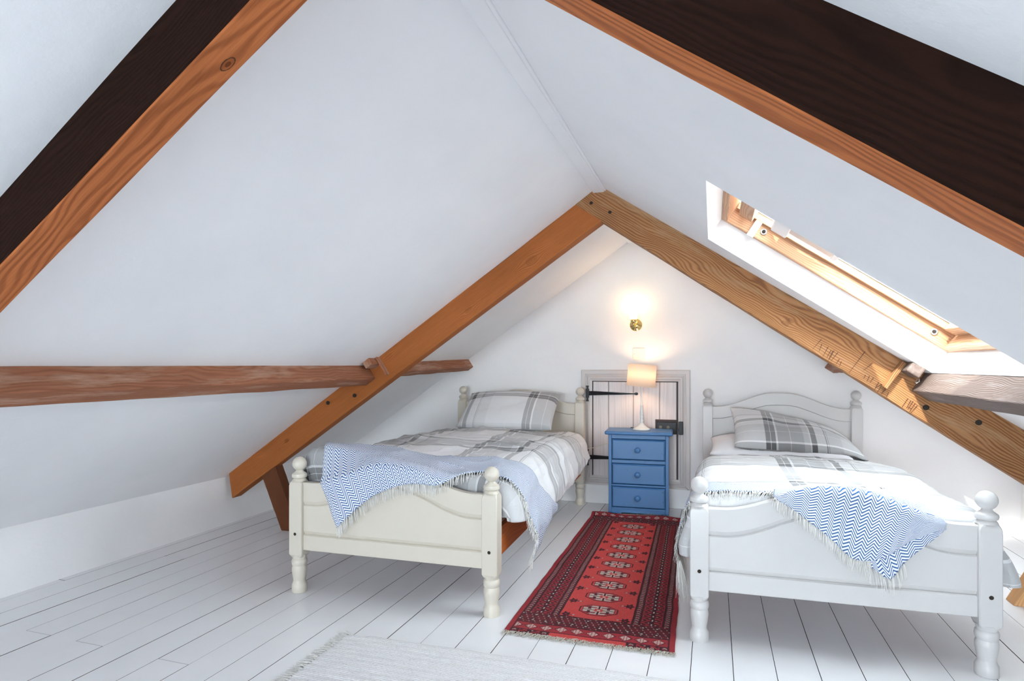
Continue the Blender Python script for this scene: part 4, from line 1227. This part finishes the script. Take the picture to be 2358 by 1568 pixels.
# ------------------------------------------------------------------ blue bedside chest
CW, CD, CH = 0.412, 0.250, 0.585
ch = empty('bedside_chest', (-0.492, 4.298, 0), math.radians(3.0))     # origin: middle of the front, on the floor
tag(ch, 'blue painted three-drawer bedside chest in front of the small door', 'chest')
hw = CW / 2
acc = Acc()
acc.box(-hw, -hw + .022, 0, CD, 0, CH - .024); acc.box(hw - .022, hw, 0, CD, 0, CH - .024)
acc.box(-hw + .022, hw - .022, CD - .012, CD, .02, CH - .024)
for z0_, z1_ in ((0.531, 0.561), (0.360, 0.384), (0.198, 0.212), (0.036, 0.050)): acc.box(-hw + .022, hw - .022, 0.002, CD - .012, z0_, z1_)
bev(acc.build('carcass', M['blue'], ch), 0.002, 1)
# plinth with a shallow cut-out
pv = [(-hw + .022, 0), (-hw + .075, 0), (-hw + .095, .014), (hw - .095, .014), (hw - .075, 0), (hw - .022, 0), (hw - .022, .036), (-hw + .022, .036)]
n = len(pv)
fixn(mesh('plinth', [(x, .004, z) for x, z in pv] + [(x, .02, z) for x, z in pv], [tuple(range(n)), tuple(range(2 * n - 1, n - 1, -1))] + [(k, (k + 1) % n, n + (k + 1) % n, n + k) for k in range(n)], M['blue'], ch))
t_ = box('top', -hw - .026, hw + .026, -.024, CD, CH - .026, CH, M['blue'], ch); bev(t_, 0.011, 4)
for z0_, z1_ in ((0.386, 0.529), (0.214, 0.358), (0.052, 0.196)):
    dr = mesh('drawer', [(-hw + .024, .02, z0_), (hw - .024, .02, z0_), (hw - .024, .02, z1_), (-hw + .024, .02, z1_),
                         (-hw + .025, -.002, z0_ + .002), (hw - .025, -.002, z0_ + .002), (hw - .025, -.002, z1_ - .002), (-hw + .025, -.002, z1_ - .002),
                         (-hw + .034, -.011, z0_ + .009), (hw - .034, -.011, z0_ + .009), (hw - .034, -.011, z1_ - .010), (-hw + .034, -.011, z1_ - .010)],
              [(3, 2, 1, 0), (0, 1, 5, 4), (1, 2, 6, 5), (2, 3, 7, 6), (3, 0, 4, 7), (4, 5, 9, 8), (5, 6, 10, 9), (6, 7, 11, 10), (7, 4, 8, 11), (8, 9, 10, 11)], M['blue'], ch)
    fixn(dr)
    v, f = lathe_vf([(0.010, 0.0), (0.009, 0.008), (0.012, 0.012), (0.0185, 0.016), (0.020, 0.021), (0.018, 0.027), (0.012, 0.031), (0.001, 0.033)], 20)
    v = [(p[0] - .004, -.011 - p[2], (z0_ + z1_) / 2 + p[1]) for p in v]
    kb = fixn(mesh('knob', v, f, M['blue'], dr, True))

# ------------------------------------------------------------------ table lamp
lp_ = empty('table_lamp', (-0.483, 4.425, CH))
tag(lp_, 'white table lamp with lit tilted drum shade on the blue chest', 'lamp')
lathe('base', [(0.060, 0.0), (0.062, 0.003), (0.060, 0.008), (0.050, 0.014), (0.036, 0.022), (0.024, 0.032), (0.016, 0.044), (0.0125, 0.052)], M['lampw'], lp_, 28)
lathe('stem', [(0.0125, 0.050), (0.010, 0.056), (0.013, 0.062), (0.013, 0.068), (0.009, 0.074), (0.009, 0.082), (0.0125, 0.090), (0.0125, 0.096), (0.0085, 0.102), (0.012, 0.110), (0.0135, 0.116), (0.0105, 0.140), (0.0085, 0.170), (0.011, 0.174), (0.011, 0.179), (0.0075, 0.183), (0.0068, 0.30), (0.0095, 0.303), (0.0095, 0.345), (0.006, 0.350)], M['lampw'], lp_, 18)
# shade: drum, both skins, tilted
sh = empty('lamp_shade', (0.0, 0, 0.386), 0, lp_); sh.rotation_euler = (math.radians(-3), math.radians(4.5), 0)
v, f = [], []
seg = 40
for (r, z) in [(0.101, -.078), (0.0995, -.078), (0.0985, .078), (0.100, .078)]:
    for k in range(seg): v.append((r * math.cos(2 * PI * k / seg), r * math.sin(2 * PI * k / seg), z))
for a in range(4):
    b_ = (a + 1) % 4
    for k in range(seg):
        k2 = (k + 1) % seg; f.append((a * seg + k, a * seg + k2, b_ * seg + k2, b_ * seg + k))
fixn(mesh('fabric', v, f, M['shade'], sh, True))
acc = Acc()
for k in range(3):
    a = 2 * PI * k / 3 + .4
    vv, ff = tube_vf([(0.012 * math.cos(a), .012 * math.sin(a), .05), (0.099 * math.cos(a), .099 * math.sin(a), .070)], 0.0014, 5); acc.add(vv, ff)
acc.build('spider', M['steel'], sh)
v, f = lathe_vf([(0.001, 0.348), (0.012, 0.350), (0.014, 0.362), (0.022, 0.382), (0.026, 0.402), (0.022, 0.420), (0.010, 0.430), (0.001, 0.432)], 18)
mesh('bulb', v, f, M['bulb2'], lp_, True)
tube('cord', [(-.056, .02, .006), (-.075, .035, .012), (-.085, .06, .005), (-.08, .12, .004)], 0.0022, M['black'], lp_)
cb = tube('power_cable', [(-0.90, 4.50, 0.42), (-0.84, 4.52, 0.43), (-0.77, 4.55, 0.455), (-0.70, 4.575, 0.475), (-0.62, 4.58, 0.48)], 0.0025, M['ivory'])
tag(cb, 'thin cream cable stretched from the bed to behind the blue chest', 'cable')

# ------------------------------------------------------------------ wall light and switch
wl_ = empty('wall_light', (-0.544, Y_END, 1.348))
tag(wl_, 'lit brass wall light with opal glass shade above the switch plate', 'lamp')
def ydome(name, prof, mat, parent, loc=(0, 0, 0), seg=28):
    v, f = lathe_vf(prof, seg); v = [(p[0] + loc[0], -p[2] + loc[1], p[1] + loc[2]) for p in v]
    return fixn(mesh(name, v, f, mat, parent, True))
ydome('back_plate', [(0.046, 0.0), (0.046, 0.004), (0.043, 0.007), (0.040, 0.008), (0.034, 0.014), (0.022, 0.020), (0.010, 0.023), (0.001, 0.024)], M['brass'], wl_)
tube('arm', [(0, -.018, 0), (-.004, -.045, -.012), (-.006, -.070, -.014), (-.007, -.085, -.002), (-.007, -.088, .014)], 0.006, M['brass'], wl_, 10)
lathe('cup', [(0.001, -.030), (0.005, -.028), (0.004, -.020), (0.012, -.012), (0.021, 0.002), (0.024, 0.016), (0.022, 0.022), (0.018, .024)], M['brass'], wl_, 20, (-.007, -.088, .012))
v, f = [], []
pr = [(0.020, 0.0), (0.027, 0.012), (0.032, 0.032), (0.037, 0.062), (0.0395, 0.072), (0.038, 0.0725), (0.0355, 0.062), (0.0305, 0.032), (0.0255, 0.013), (0.0185, 0.002)]
for (r, z) in pr:
    for k in range(28): v.append((r * math.cos(2 * PI * k / 28), r * math.sin(2 * PI * k / 28), z))
for a in range(len(pr) - 1):
    for k in range(28):
        k2 = (k + 1) % 28; f.append((a * 28 + k, a * 28 + k2, (a + 1) * 28 + k2, (a + 1) * 28 + k))
gs = fixn(mesh('glass_shade', v, f, M['opal'], wl_, True)); gs.location = (-.007, -.088, .034)
v, f = lathe_vf([(0.012, 0.004), (0.014, 0.02), (0.020, 0.045), (0.024, 0.066), (0.023, 0.080), (0.017, 0.091), (0.008, 0.096), (0.001, 0.097)], 18)
bb = mesh('bulb', v, f, M['bulb1'], wl_, True); bb.location = (-.007, -.088, .034)
sw = empty('switch_plate', (-0.524, Y_END, 1.131))
tag(sw, 'square ivory switch plate on the gable wall above the lampshade', 'switch')
box('plate', -.0435, .0435, -.009, 0, -.0435, .0435, M['ivory'], sw, .003)
box('rocker', -.007, .007, -.012, -.008, -.012, .012, M['ivory'], sw, .002)
for sx in (-.030, .030): ydome('screw', [(0.0035, 0), (0.003, .001), (0.001, .0015)], M['steel'], sw, (sx, -.009, 0), 10)
